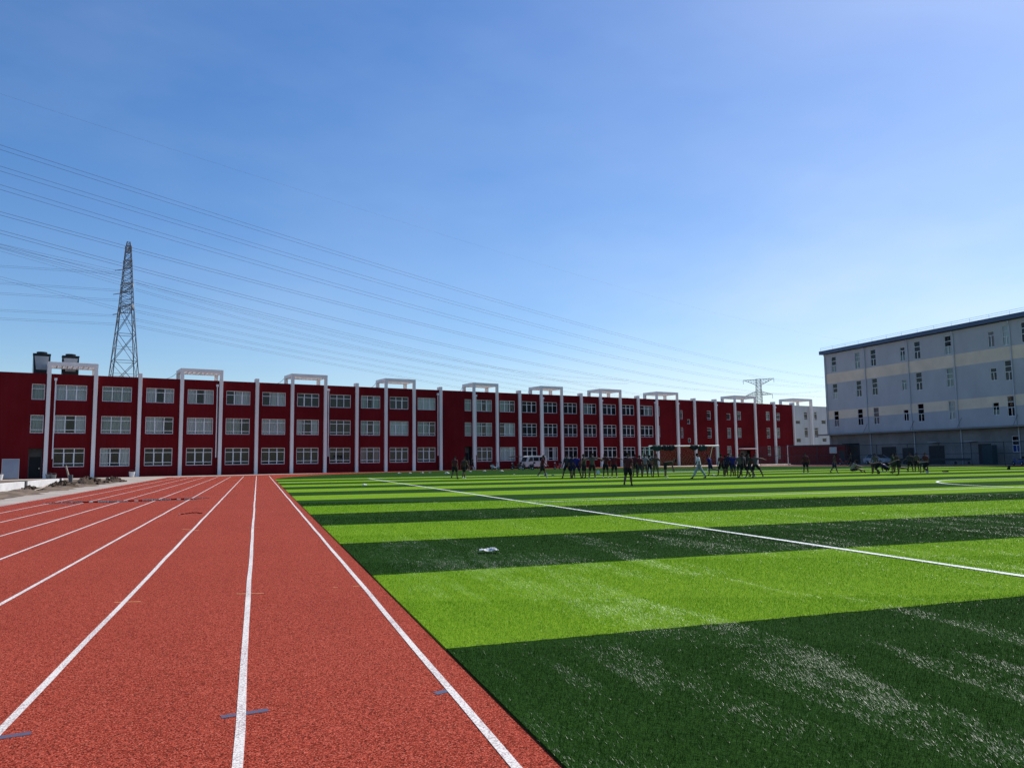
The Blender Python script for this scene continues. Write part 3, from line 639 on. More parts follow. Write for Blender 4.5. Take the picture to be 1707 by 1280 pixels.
# ------------------------------------------------------------------ goal and the clothes on it
GXC, GY = 37.86, 63.3
G = empty('football_goal', (GXC, GY, .02)); tag(G, 'white football goal with dark clothes hung over its crossbar', 'goal')
for s in (-1, 1):
    MB().tube([(s * 3.66, 0, 0), (s * 3.66, 0, 2.44)], .06, 10).build('goal_post', M['goal'], G)
    MB().tube([(s * 3.66, 0, 2.40), (s * 3.66, 1.0, 2.36), (s * 3.66, 2.0, .05), (s * 3.66, 0, .05)], .03, 6).build('side_stay', M['goal'], G)
MB().tube([(-3.72, 0, 2.44), (3.72, 0, 2.44)], .06, 10).build('crossbar', M['goal'], G)
MB().tube([(-3.66, 2.0, .05), (3.66, 2.0, .05)], .03, 6).build('ground_bar', M['goal'], G)
nb = MB(); nb.face([(-3.66, 1.0, 2.36), (3.66, 1.0, 2.36), (3.66, 2.0, .05), (-3.66, 2.0, .05)]).face([(-3.66, .05, 2.4), (3.66, .05, 2.4), (3.66, 1.0, 2.36), (-3.66, 1.0, 2.36)])
for s in (-1, 1): nb.face([(s * 3.66, .05, .05), (s * 3.66, 2.0, .05), (s * 3.66, 1.0, 2.36), (s * 3.66, .05, 2.4)])
nb.build('net', M['net'], G, fix=False)
def jacket(xc, w, h, mat, label, seed):
    r = random.Random(seed); b = MB(); nx, nz = 10, 12; g = []; ph = r.uniform(0, 6)
    for j in range(nz + 1):
        t = j / nz * 2 - 1; row = []                        # -1 front hem .. 0 over the bar .. 1 back hem
        for i in range(nx + 1):
            u = i / nx * 2 - 1; hh = h * (1 - .35 * u * u + .12 * math.sin(3 * u + ph)); z = .11 - abs(t) ** 1.3 * hh; y = (1 if t > 0 else -1) * min(.16, .1 + .06 * abs(t)) * min(1, abs(t) * 3.2) + .03 * math.sin(6 * u + ph + 2 * t)
            row.append(len(b.v)); b.v.append((u * w / 2 * (1 + .1 * math.sin(2 * t + ph)), y, z + (-.05 * u * u)))
        g.append(row)
    for j in range(nz):
        for i in range(nx): b.f.append((g[j][i], g[j][i + 1], g[j + 1][i + 1], g[j + 1][i])); b.m.append(0)
    o = b.build('hung_jacket', mat, smooth=True, fix=False); o.location = (GXC + xc, GY, 2.46)
    sm = o.modifiers.new('thick', 'SOLIDIFY'); sm.thickness = .05
    tag(o, label, 'jacket', 'clothes hung on the crossbar')
jacket(-2.95, 1.05, .52, M['jacket2'], 'dark green jacket hung at the left end of the crossbar', 1)
jacket(-2.05, .72, .52, M['jacket'], 'black jacket second from the left on the crossbar', 2)
jacket(-1.38, .66, .50, M['jacket'], 'black jacket third from the left on the crossbar', 3)
jacket(1.02, .85, .45, M['jacket'], 'smaller black jacket on the right half of the crossbar', 4)
jacket(1.95, .80, .60, M['jacket2'], 'dark green jacket nearest the right goal post', 5)

# ------------------------------------------------------------------ pylons and power lines
def lattice(b, z0, z1, w0, w1, panels, r, M_=None):
    for i in range(panels):
        a = z0 + (z1 - z0) * i / panels; c = z0 + (z1 - z0) * (i + 1) / panels
        wa = w0 + (w1 - w0) * i / panels; wc = w0 + (w1 - w0) * (i + 1) / panels
        A = [Vector((x * wa / 2, y * wa / 2, a)) for x, y in ((-1, -1), (1, -1), (1, 1), (-1, 1))]; Cc = [Vector((x * wc / 2, y * wc / 2, c)) for x, y in ((-1, -1), (1, -1), (1, 1), (-1, 1))]
        for k in range(4):
            j = (k + 1) % 4
            b.tube([A[k], Cc[k]], r * 1.5, 4).tube([A[k], Cc[j]], r * .8, 4).tube([A[j], Cc[k]], r * .8, 4).tube([Cc[k], Cc[j]], r * .8, 4)
            mid = (A[k] + Cc[j] + A[j] + Cc[k]) / 4
            if wa > 3: b.tube([(A[k] + Cc[k]) / 2, mid], r * .5, 4).tube([(A[j] + Cc[j]) / 2, mid], r * .5, 4)
def arm(b, z, L, w, h, r, sx):
    tip = Vector((sx * (w / 2 + L), 0, z + h * .35))
    for y in (-1, 1):
        lo = Vector((sx * w / 2, y * w / 2, z)); hi = Vector((sx * w / 2, y * w / 2, z + h))
        b.tube([lo, tip], r, 4).tube([hi, tip], r, 4)
        for i in range(1, 5):
            t = i / 5; b.tube([lo.lerp(tip, t), hi.lerp(tip, t)], r * .6, 4); b.tube([lo.lerp(tip, t), hi.lerp(tip, t - .2)], r * .6, 4)
    for i in range(1, 5):
        t = i / 5; p = Vector((sx * w / 2, -w / 2, z)).lerp(tip, t); q = Vector((sx * w / 2, w / 2, z)).lerp(tip, t); b.tube([p, q], r * .6, 4)
PN = Vector((-27.23, 188.1, 0)); DV = Vector((.8243, .5661, 0)); arot = math.atan2(DV.y, DV.x) - math.pi / 2; arot1 = R(-72)
p1 = empty('lattice_pylon', PN + Vector((-1.50 * math.cos(YAW), 1.50 * math.sin(YAW), 0)), arot1); tag(p1, 'tall steel lattice pylon rising behind the red building at the left', 'pylon', 'pylons behind the buildings')
b = MB(); lattice(b, 0, 36.2, 8.4, 2.7, 6, .075); lattice(b, 36.2, 49.2, 2.7, 1.15, 11, .052); lattice(b, 49.2, 51.4, 1.15, .6, 2, .05); b.build('tower', M['steel'], p1)
for z, L, w, h in ((35.4, 4.4, 2.7, 1.6), (40.2, 5.0, 2.25, 1.5), (45.6, 4.2, 1.6, 1.4), (49.2, 3.0, 1.15, 1.2)):
    for s in (-1, 1):
        b = MB(); arm(b, z, L, w, h, .065, s); b.build('cross_arm', M['steel'], p1)
        if z < 48: MB().tube([(s * (w / 2 + L), .0, z + h * .35), (s * (w / 2 + L) , -1.8, z + h * .35 - .5)], .09, 6).build('insulator', M['greypost'], p1)
P2 = Vector((304.07, 415.46, 0))
p2 = empty('lattice_pylon', P2, arot + R(4)); tag(p2, 'small distant pylon with wide arms above the right end of the red building', 'pylon', 'pylons behind the buildings')
b = MB(); lattice(b, 0, 32, 9, 3.6, 6, .11); lattice(b, 32, 50.5, 3.6, 2.6, 8, .085); b.build('tower', M['steelfar'], p2)
for z, L, h, up in ((40.2, 7.0, 2.6, -.6), (46.6, 8.2, 3.6, 2.9)):
    for s in (-1, 1):
        b = MB(); tip = Vector((s * (1.5 + L), 0, z + up + (.6 if z < 45 else .9)))
        for y in (-1.3, 1.3):
            lo = Vector((s * 1.4, y, z)); hi = Vector((s * 1.3, y, z + h)); b.tube([lo, tip], .10, 4).tube([hi, tip], .09, 4)
            for i in range(1, 5): b.tube([lo.lerp(tip, i / 5), hi.lerp(tip, i / 5)], .055, 4).tube([lo.lerp(tip, i / 5), hi.lerp(tip, i / 5 - .2)], .055, 4)
        b.build('cross_arm', M['steelfar'], p2)
        MB().tube([tip, tip + Vector((0, 0, -2.6))], .12, 6).build('insulator', M['steelfar'], p2)
def wire(label, p0, d, coef, t0, t1, pair=0, r=.024):
    o = empty('power_line', (p0[0], p0[1], 0)); tag(o, label, 'power line', 'power lines across the sky'); n = 48
    for k in ((0, 1) if pair else (0,)):
        pts = []
        for i in range(n + 1):
            t = t0 + (t1 - t0) * i / n; z = sum(c * t ** (len(coef) - 1 - q) for q, c in enumerate(coef)); off = pair * k
            pts.append((d.x * t - d.y * off * .3, d.y * t + d.x * off * .3, z - off))
        MB().tube(pts, r, 4).build('conductor', M['cable'], o, smooth=True, fix=False)
A0 = Vector((-1.547, 151.154, 0)); B0 = Vector((-7.889, 160.629, 0)); LV = Vector((math.cos(YAW), -math.sin(YAW), 0))
wire('topmost twin power line sweeping down over the whole sky', A0, DV, (.000111, -.040511, 46.348), -120, 520, .62)
wire('second twin power line from the top of the sky', A0, DV, (.000114, -.045542, 42.955), -120, 520, .65)
wire('third twin power line from the top, passing just above the tall pylon', A0, DV, (.000155, -.055627, 39.691), -120, 480, .65)
wire('fourth twin power line, crossing in front of the tall pylon top', B0, DV, (.000125, -.054646, 39.368), -120, 500, .5, .027)
wire('fifth twin power line, crossing the tall pylon below its highest arms', B0, DV, (.000196, -.067228, 35.804), -120, 420, .5, .027)
wire('sixth twin power line, lowest of those sweeping past the tall pylon', B0, DV, (.000176, -.075415, 33.222), -120, 400, .45, .023)
wire('faintest thin wire high above all the twin power lines', A0, DV, (.000081, .0082, 56.2), -110, 480, 0, .009)
for lb, cf, t1 in (('highest wire running right from the tall pylon', (.000386, -.109993, 42.1886), 230), ('second wire running right from the tall pylon', (.000416, -.117666, 40.7698), 230), ('third wire running right from the tall pylon', (.000083, -.054703, 37.2899), 300),
                   ('fourth wire running right from the tall pylon', (.000171, -.07133, 35.855), 280), ('fifth wire running right from the tall pylon', (.000151, -.067353, 33.912), 260), ('lowest wire running right from the tall pylon towards the roofs', (.00006, -.0655, 32.43), 260)):
    wire(lb, PN, DV, cf, .5, t1, .4, .020)
for lb, cf in (('upper steep wire running left from the tall pylon', (-.0432, 43.916)), ('middle steep wire running left from the tall pylon', (-.11219, 41.1845)), ('lowest steep wire running left from the tall pylon', (-.11955, 35.3755))):
    wire(lb, PN, DV, cf, -60, -.5, .5, .020)
for lb, cf in (('highest nearly level wire left of the tall pylon', (-.075744, 44.0356)), ('second nearly level wire left of the tall pylon', (-.076029, 40.1614)), ('third nearly level wire left of the tall pylon', (-.070524, 37.9418)), ('fourth nearly level wire left of the tall pylon', (-.060834, 34.4052)), ('lowest nearly level wire left of the tall pylon', (-.060177, 32.517))):
    wire(lb, PN, LV, cf, -120, -.5, .35, .019)

# ------------------------------------------------------------------ small things
def near(px, py, z=0):      # ground point below a pixel of the photograph, used once to read positions off it
    v = co.matrix_world.to_3x3() @ Vector(((px - 853.5) / 1280, -(py - 640) / 1280, -1)); t = (z - 1.45) / v.z; return Vector((v.x * t, v.y * t, z))
nbd = empty('notice_board', at(20, 77.5), WA); tag(nbd, 'large pale blue board leaning by the door of the red building', 'board')
MB().box(-.68, .68, -.03, .03, .1, 2.0).build('panel', M['board'], nbd, bevel=.01)
fr = MB().box(-.74, -.685, -.045, .045, 0, 2.06).box(.685, .74, -.045, .045, 0, 2.06).box(-.685, .685, -.045, .045, 2.005, 2.06); fr.build('frame', M['silver'], nbd)
def bucket(p, r, h, mat, label, nm='bucket'):
    o = empty(nm, p); tag(o, label, nm.replace('_', ' '))
    b = MB(); b.tube([(0, 0, 0), (0, 0, .02), (0, 0, h), (0, 0, h + .001)], [r * .75, r * .76, r, r], 14, caps=False); b.tube([(0, 0, .012), (0, 0, .02)], r * .75, 14); b.build('pail', mat, o)
    MB().tube([(r * math.cos(t * math.pi / 8), 0, h - .02 + .18 * math.sin(t * math.pi / 8)) for t in range(9)], .012, 5).build('handle', M['steel'], o)
bucket(at(222, 84.5), .32, .55, M['wallw'], 'white bucket at the foot of the third pilaster'); bucket(at(2, 76), .36, .55, M['wallw'], 'white bucket at the left edge of the photo')
bucket(at(84, 80), .3, .45, M['pot'], 'dark grey pot left of the other below the ground floor window', 'flower_pot'); bucket(at(92, 80), .28, .42, M['pot'], 'lighter grey pot nearer to the leaning pole', 'flower_pot')
st = MB().tube([(0, 0, 0), (-.15, 0, .5), (-.38, 0, 1.35)], [.10, .075, .06], 7).build('leaning_pole', M['wood']); st.location = at(121, 61); tag(st, 'pale pole leaning at the end of the low white wall', 'pole')
pk = MB().box(-.12, .12, -.12, .12, 0, .62).build('pole_footing', M['greypost'], st)
cane = MB().tube([(0, 0, .02), (.05, 1.6, .10), (.1, 3.0, .28)], .03, 5).build('wooden_stick', M['wood']); cane.location = (-11.3, 47, .06); tag(cane, 'pale stick lying on the dirt beside the track', 'stick')
def crumple(px, py, s, mat, label, seed, cat='litter', flat=.35, nm='litter'):
    r = random.Random(seed); bm = bmesh.new(); bmesh.ops.create_icosphere(bm, subdivisions=2, radius=1)
    for v in bm.verts: v.co = Vector((v.co.x * s * r.uniform(.55, 1.2), v.co.y * s * .6 * r.uniform(.5, 1.25), max(0, (v.co.z + .45)) * s * flat * r.uniform(.4, 1.5)))
    me = bpy.data.meshes.new(nm); bm.to_mesh(me); bm.free(); me.materials.append(mat)
    o = bpy.data.objects.new(nm, me); COL.objects.link(o); p = near(px, py, .02); o.location = p; o.rotation_euler = (0, 0, -YAW + r.uniform(-.4, .4)); tag(o, label, cat, None); return o
# the white sheet lying on the dark stripe
def white_bag():
    r = random.Random(4); b = MB(); n, m_ = 14, 7; g = []
    for j in range(m_ + 1):
        row = []
        for i in range(n + 1):
            u, v = i / n, j / m_; w = .5 + .5 * abs(u - .55) ** .7 + .12 * r.random()
            x = (u - .5) * .30; y = (v - .5) * .17 * w; z = .022 + .012 * math.sin(u * 9 + v * 4) + .014 * r.random() + .03 * math.sin(math.pi * v) * (1 if .1 < u < .9 else .3)
            row.append(len(b.v)); b.v.append((x, y, z))
        g.append(row)
    for j in range(m_):
        for i in range(n): b.f.append((g[j][i], g[j][i + 1], g[j + 1][i + 1], g[j + 1][i])); b.m.append(0)
    o = b.build('plastic_bag', M['litter'], fix=False); o.location = near(815, 920, .03); o.rotation_euler = (0, 0, -YAW + .1); tag(o, 'crumpled white plastic bag lying alone on the near dark stripe', 'bag')
white_bag()
for i, (px, py, s, mt, lb) in enumerate([
    (608, 808.5, .30, 'litter', 'white scrap lying alone on the left part of the striped turf'), (666, 789, .42, 'litter', 'leftmost white cloth in the far row on the turf'), (684, 788.6, .36, 'litter', 'white cloth second from the left in the far row'),
    (704, 788.3, .45, 'litter', 'white cloth in the middle of the far row before the red building'), (717, 787.8, .36, 'litter', 'small white cloth right of the middle of the far row'), (745, 789, .62, 'litter', 'largest white cloth left of the two walking students'),
    (784, 786, .35, 'litter', 'white scrap behind the second walking student'), (808, 785.5, .5, 'litter', 'white pile below the white scooter'), (836, 785.6, .5, 'litter', 'white pile on the turf left of the van'),
    (857, 791, .22, 'litter', 'tiny white scrap alone on the turf left of the walking student'), (922, 792.5, .34, 'teal', 'teal bundle lying right of the walking student'), (997, 790.5, .2, 'litter', 'small white bottle standing between two groups of students'),
    (1397, 789, .28, 'litter', 'white scrap beside the seated student'), (1190, 792.5, .45, 'palegrey_cloth', 'pale grey cloth lying near the blue shirted students'), (1576, 786.5, .5, 'black_cloth', 'flat dark cloth lying right of the exercising group'), (1682, 783, .16, 'black_cloth', 'small dark cone at the far right of the turf')]):
    crumple(px, py, s * (.5 if i not in (11, 15) else 1), M[mt], lb, i + 20, flat=1.2 if i in (11, 15) else .3, cat='bottle' if i == 11 else 'cone' if i == 15 else 'cloth' if ('cloth' in lb or 'bundle' in lb) else 'scrap', nm='white_bottle' if i == 11 else 'marker_cone' if i == 15 else 'cloth_bundle' if mt != 'litter' else 'white_cloth' if 'cloth' in lb else 'plastic_scrap')
crumple(909, 792.4, .17, M['litter'], 'white ball at the feet of the walking student', 50, 'ball', .9, 'ball')

# ------------------------------------------------------------------ people
DG = None
def skin_mesh(name, verts, edges, mats, sub=1):
    me = bpy.data.meshes.new(name); me.from_pydata([v[0] for v in verts], edges, [])
    o = bpy.data.objects.new(name, me); COL.objects.link(o)
    o.modifiers.new('skin', 'SKIN'); sd = o.modifiers.new('sub', 'SUBSURF'); sd.levels = sub; sd.render_levels = sub
    L = me.skin_vertices[0].data
    for i, v in enumerate(verts):
        L[i].radius = v[1] if isinstance(v[1], tuple) else (v[1], v[1]); L[i].use_root = (i == 0)
    return o
def realise(os_):
    dg = bpy.context.evaluated_depsgraph_get(); out = []
    for o in os_:
        if o is None: out.append(None); continue
        m = bpy.data.meshes.new_from_object(o.evaluated_get(dg)); m.name = o.name; m.polygons.foreach_set('use_smooth', [True] * len(m.polygons)); out.append(m)
    for o in os_:
        if o is None: continue
        me = o.data; bpy.data.objects.remove(o); bpy.data.meshes.remove(me)
    return out
def fdir(f, a, sd): f, a = R(f), R(a); return Vector((sd * math.sin(a), math.sin(f) * math.cos(a), -math.cos(f) * math.cos(a)))
def pose(lean=0, hl=(0, 4), hr=(0, 4), kl=0, kr=0, al=(0, 8), ar=(0, 8), el=8, er=8, head=0, twist=0, long=False, drop=0):
    pel = Vector((0, 0, 0)); up = Vector((0, math.sin(R(lean)), math.cos(R(lean))))
    waist = pel + up * .17; chest = pel + up * .36; nb = pel + up * .49; hu = Vector((0, math.sin(R(lean * .8 + head)), math.cos(R(lean * .8 + head)))); nk = nb + hu * .06; hc = nb + hu * .165 + Vector((0, .015, 0)); ht = nb + hu * .25
    J = dict(pel=pel, waist=waist, chest=chest, nb=nb, nk=nk, hc=hc, ht=ht)
    for sd, h, k, a, e, q in ((-1, hl, kl, al, el, 'l'), (1, hr, kr, ar, er, 'r')):
        hip = pel + Vector((sd * .09, 0, -.04)); kn = hip + fdir(h[0], h[1], sd) * .42; an = kn + fdir(h[0] - k, h[1] * .6, sd) * .41
        sh = an - kn; fd = Vector((sd * .15, 1, -.25)).normalized() if sh.normalized().z < -.55 else (sh.normalized() * .5 + Vector((0, 0, -.8))).normalized()
        toe = an + fd * .17 + Vector((0, 0, -.035)); heel = an + Vector((0, -.03, -.05))
        sp = pel + up * .445 + Vector((sd * .172, 0, 0)); eb = sp + fdir(a[0], a[1], sd) * .28; wr = eb + fdir(a[0] + e, a[1] * .8, sd) * .25; hd = (wr - eb).normalized()
        J.update({'hip' + q: hip, 'kn' + q: kn, 'an' + q: an, 'toe' + q: toe, 'heel' + q: heel, 'sh' + q: sp, 'el' + q: eb, 'wr' + q: wr, 'pm' + q: wr + hd * .075, 'hd' + q: hd})
    lo = min(min(J[k].z - r for k, r in (('toel', .035), ('toer', .035), ('anl', .085), ('anr', .085), ('knl', .06), ('knr', .06), ('pel', .12))), min(J['pml'].z - .06, J['pmr'].z - .06, J['ell'].z - .04, J['elr'].z - .04))
    dz = Vector((0, 0, -lo))
    for k in J:
        if not k.startswith('hd'): J[k] = J[k] + dz
    # body: one continuous surface
    V = []; E = []
    def add(p, r, par=None): V.append((p, r)); E.append((par, len(V) - 1)) if par is not None else None; return len(V) - 1
    ip = add(J['pel'], (.120, .092)); iw = add(J['waist'], (.108, .082), ip); ic = add(J['chest'], (.13, .09), iw); inb = add(J['nb'], (.075, .065), ic); ink = add(J['nk'], .052, inb)
    ih0 = add(J['hc'] - hu * .055 + Vector((0, .012, 0)), (.066, .078), ink); ih = add(J['hc'], (.074, .094), ih0); it = add(J['ht'] - hu * .02, (.058, .07), ih)
    fw = hu.cross(Vector((1, 0, 0))) * -1
    for q, sd in (('l', -1), ('r', 1)):
        i = add(J['sh' + q], .064, ic); i = add(J['sh' + q].lerp(J['el' + q], .5), .055, i); i = add(J['el' + q], .044, i); i = add(J['el' + q].lerp(J['wr' + q], .35), .046, i); i = add(J['wr' + q], .030, i); pmi = add(J['pm' + q], (.036, .02), i)
        hd = J['hd' + q]; side = hd.cross(Vector((0, 0, 1))); side = side.normalized() if side.length > .2 else Vector((0, 1, 0)); pal = hd.cross(side)
        for f, (o_, l_) in enumerate(((-.03, .066), (-.010, .078), (.010, .073), (.029, .058))):
            a = add(J['pm' + q] + side * o_ + hd * .03, .0095, pmi); a = add(J['pm' + q] + side * o_ * 1.1 + hd * (.03 + l_ * .55) + pal * .006, .0088, a); add(J['pm' + q] + side * o_ * 1.12 + hd * (.03 + l_) + pal * .022, .0075, a)
        a = add(J['pm' + q] - side * .040 - hd * .025, .011, pmi); add(J['pm' + q] - side * .062 + hd * .018 + pal * .012, .0085, a)
        i = add(J['hip' + q], .09, ip); i = add(J['hip' + q].lerp(J['kn' + q], .5), .078, i); i = add(J['kn' + q], .066, i); i = add(J['kn' + q].lerp(J['an' + q], .33), .070, i); i = add(J['an' + q], .044, i); add(J['toe' + q].lerp(J['an' + q], .3), .033, i)
    body = skin_mesh('person', V, E, None)
    # shirt
    V = []; E = []
    a = add(J['pel'] - up * .07, (.168, .142)); a = add(J['pel'] + up * .05, (.160, .134), a); a = add(J['waist'], (.152, .124), a); c = add(J['chest'], (.168, .124), a); add(J['nb'], (.088, .076), c)
    for q in 'lr':
        i = add(J['sh' + q], .084, c); add(J['sh' + q].lerp(J['el' + q], .8), .070, i)
    shirt = skin_mesh('shirt', V, E, None)
    V = []; E = []
    a = add(J['pel'] + up * .06, (.142, .116))
    for q in 'lr':
        i = add(J['hip' + q], .118, a); i = add(J['hip' + q].lerp(J['kn' + q], .55), .112, i)
        if long: i = add(J['kn' + q], .08, i); i = add(J['kn' + q].lerp(J['an' + q], .6), .072, i); add(J['kn' + q].lerp(J['an' + q], .95), .07, i)
        else: add(J['hip' + q].lerp(J['kn' + q], .98), .104, i)
    legs = skin_mesh('trousers' if long else 'shorts', V, E, None)
    shoes = []
    for q in 'lr':
        V = []; E = []; a = add(J['heel' + q], .046); b_ = add(J['heel' + q].lerp(J['toe' + q], .55), (.043, .04), a); add(J['toe' + q] + (J['toe' + q] - J['heel' + q]).normalized() * .03, (.04, .028), b_); add(J['an' + q], .045, a)
        shoes.append(skin_mesh('shoe', V, E, None))
    # hair cap and face
    bm = bmesh.new(); bmesh.ops.create_uvsphere(bm, u_segments=20, v_segments=14, radius=1)
    Mh = Matrix((Vector((1, 0, 0)), fw, hu)).transposed()
    kill = [v for v in bm.verts if v.co.z < -.62 or (v.co.y > .35 and v.co.z < .30) or (v.co.y > -.1 and v.co.z < -.2)]
    bmesh.ops.delete(bm, geom=kill, context='VERTS')
    for v in bm.verts: v.co = Mh @ Vector((v.co.x * .089, v.co.y * .110 - .010, v.co.z * .120 + .020)) * (1 + .05 * math.sin(23 * v.co.x + 17 * v.co.z)) + J['hc']
    hm = bpy.data.meshes.new('hair'); bm.to_mesh(hm); bm.free(); hm.polygons.foreach_set('use_smooth', [True] * len(hm.polygons))
    ms = realise([body, shirt, legs] + shoes)
    bm = bmesh.new(); bm.from_mesh(ms[0])
    def blob(c, s, mi):
        g = bmesh.ops.create_icosphere(bm, subdivisions=1, radius=1)['verts']
        for v in g: v.co = J['hc'] + Mh @ Vector((c[0] + v.co.x * s[0], c[1] + v.co.y * s[1], c[2] + v.co.z * s[2]))
        for f in {f for v in g for f in v.link_faces}: f.material_index = mi
    blob((0, .094, -.02), (.014, .022, .024), 0); blob((-.032, .086, .008), (.013, .008, .007), 1); blob((.032, .086, .008), (.013, .008, .007), 1); blob((0, .084, -.062), (.024, .009, .007), 1)
    blob((-.078, 0, -.005), (.010, .02, .03), 0); blob((.078, 0, -.005), (.010, .02, .03), 0)
    bm.to_mesh(ms[0]); bm.free()
    return dict(body=ms[0], shirt=ms[1], legs=ms[2], shoes=ms[3:], hair=hm)
POSES = {
    'stand': dict(hl=(2, 5), hr=(-2, 5), al=(5, 9), ar=(-3, 9)),
    'stand2': dict(hl=(6, 7), hr=(-4, 4), kl=6, al=(14, 12), ar=(4, 16), el=40, er=15, head=8),
    'hips': dict(hl=(0, 9), hr=(0, 9), al=(-18, 38), ar=(-18, 38), el=75, er=75),
    'wide': dict(hl=(3, 19), hr=(-2, 19), al=(8, 14), ar=(0, 14), head=6),
    'walk': dict(lean=4, hl=(24, 3), hr=(-20, 3), kl=10, kr=18, al=(-24, 8), ar=(24, 8), el=18, er=24),
    'walk2': dict(lean=3, hl=(-13, 3), hr=(16, 3), kl=24, kr=4, al=(16, 9), ar=(-14, 10), el=14, er=16, head=10),
    'stride': dict(lean=3, hl=(30, 3), hr=(-27, 3), kl=6, kr=8, al=(-10, 10), ar=(22, 10), el=15, er=10, long=True, head=8),
    'folded': dict(hl=(0, 6), hr=(0, 6), al=(28, 14), ar=(28, 14), el=95, er=95, head=10),
    'armout': dict(hl=(0, 8), hr=(0, 6), al=(5, 12), ar=(10, 88), el=10, er=0),
    'armsout': dict(hl=(0, 10), hr=(0, 8), al=(5, 70), ar=(10, 84), el=10, er=0),
    'lunge': dict(lean=6, hl=(6, 8), hr=(-4, 36), kl=28, kr=0, al=(8, 20), ar=(6, 88), el=35, er=0),
    'kick': dict(lean=8, hl=(4, 5), hr=(-22, 5), kl=4, kr=62, al=(20, 12), ar=(-12, 14), el=25, er=20, head=12),
    'bend': dict(lean=78, hl=(4, 6), hr=(0, 6), kl=6, kr=4, al=(12, 5), ar=(6, 5), el=4, er=4, head=-8),
    'sit': dict(lean=18, hl=(124, 10), hr=(100, 12), kl=84, kr=26, al=(52, 8), ar=(58, 8), el=22, er=20, head=18),
    'plank': dict(lean=94, hl=(46, 8), hr=(36, 8), kl=98, kr=84, al=(2, 6), ar=(0, 6), el=0, er=0, head=-25),
    'squat': dict(lean=48, hl=(118, 14), hr=(118, 14), kl=140, kr=140, al=(60, 10), ar=(60, 10), el=30, er=30, head=22),
    'crawl': dict(lean=110, hl=(6, 6), hr=(-2, 6), kl=4, kr=84, al=(0, 6), ar=(2, 8), el=0, er=0, head=14),
}
TPL = {k: pose(**v) for k, v in POSES.items()}
def person(px, feet, head, pz, turn, shirt, legs, shoe, label, flip=False, d=None):
    """turn: 0 faces away from the camera, 90 faces left, -90 faces right, 180 faces it"""
    p = near(px, feet, .02); dist = p.x * math.sin(YAW) + p.y * math.cos(YAW)
    t = TPL[pz]; H = max(v.co.z for v in t['hair'].vertices)
    s = min(1.12, max(.86, (feet - head) / 1280 * dist / H)) if head else 1.0
    o = bpy.data.objects.new('person', t['body']); COL.objects.link(o)
    parts = [('shirt', t['shirt'], M[shirt]), ('trousers' if POSES[pz].get('long') else 'shorts', t['legs'], M[legs]), ('hair', t['hair'], M['hair'])] + [('shoe', m, M[shoe]) for m in t['shoes']]
    if not o.data.materials: o.data.materials.append(M['skin']); o.data.materials.append(M['eye'])
    for nm, me, mt in parts:
        c = bpy.data.objects.new(nm, me); COL.objects.link(c); c.parent = o
        if not me.materials: me.materials.append(None)
        c.material_slots[0].link = 'OBJECT'; c.material_slots[0].material = mt
    o.location = p; o.scale = (-s * 1.04 if flip else s * 1.04, s * 1.04, s)
    bear = math.atan2(p.x, p.y); o.rotation_euler = (0, 0, -bear + R(turn)); tag(o, label, 'person', 'students on the sports field')
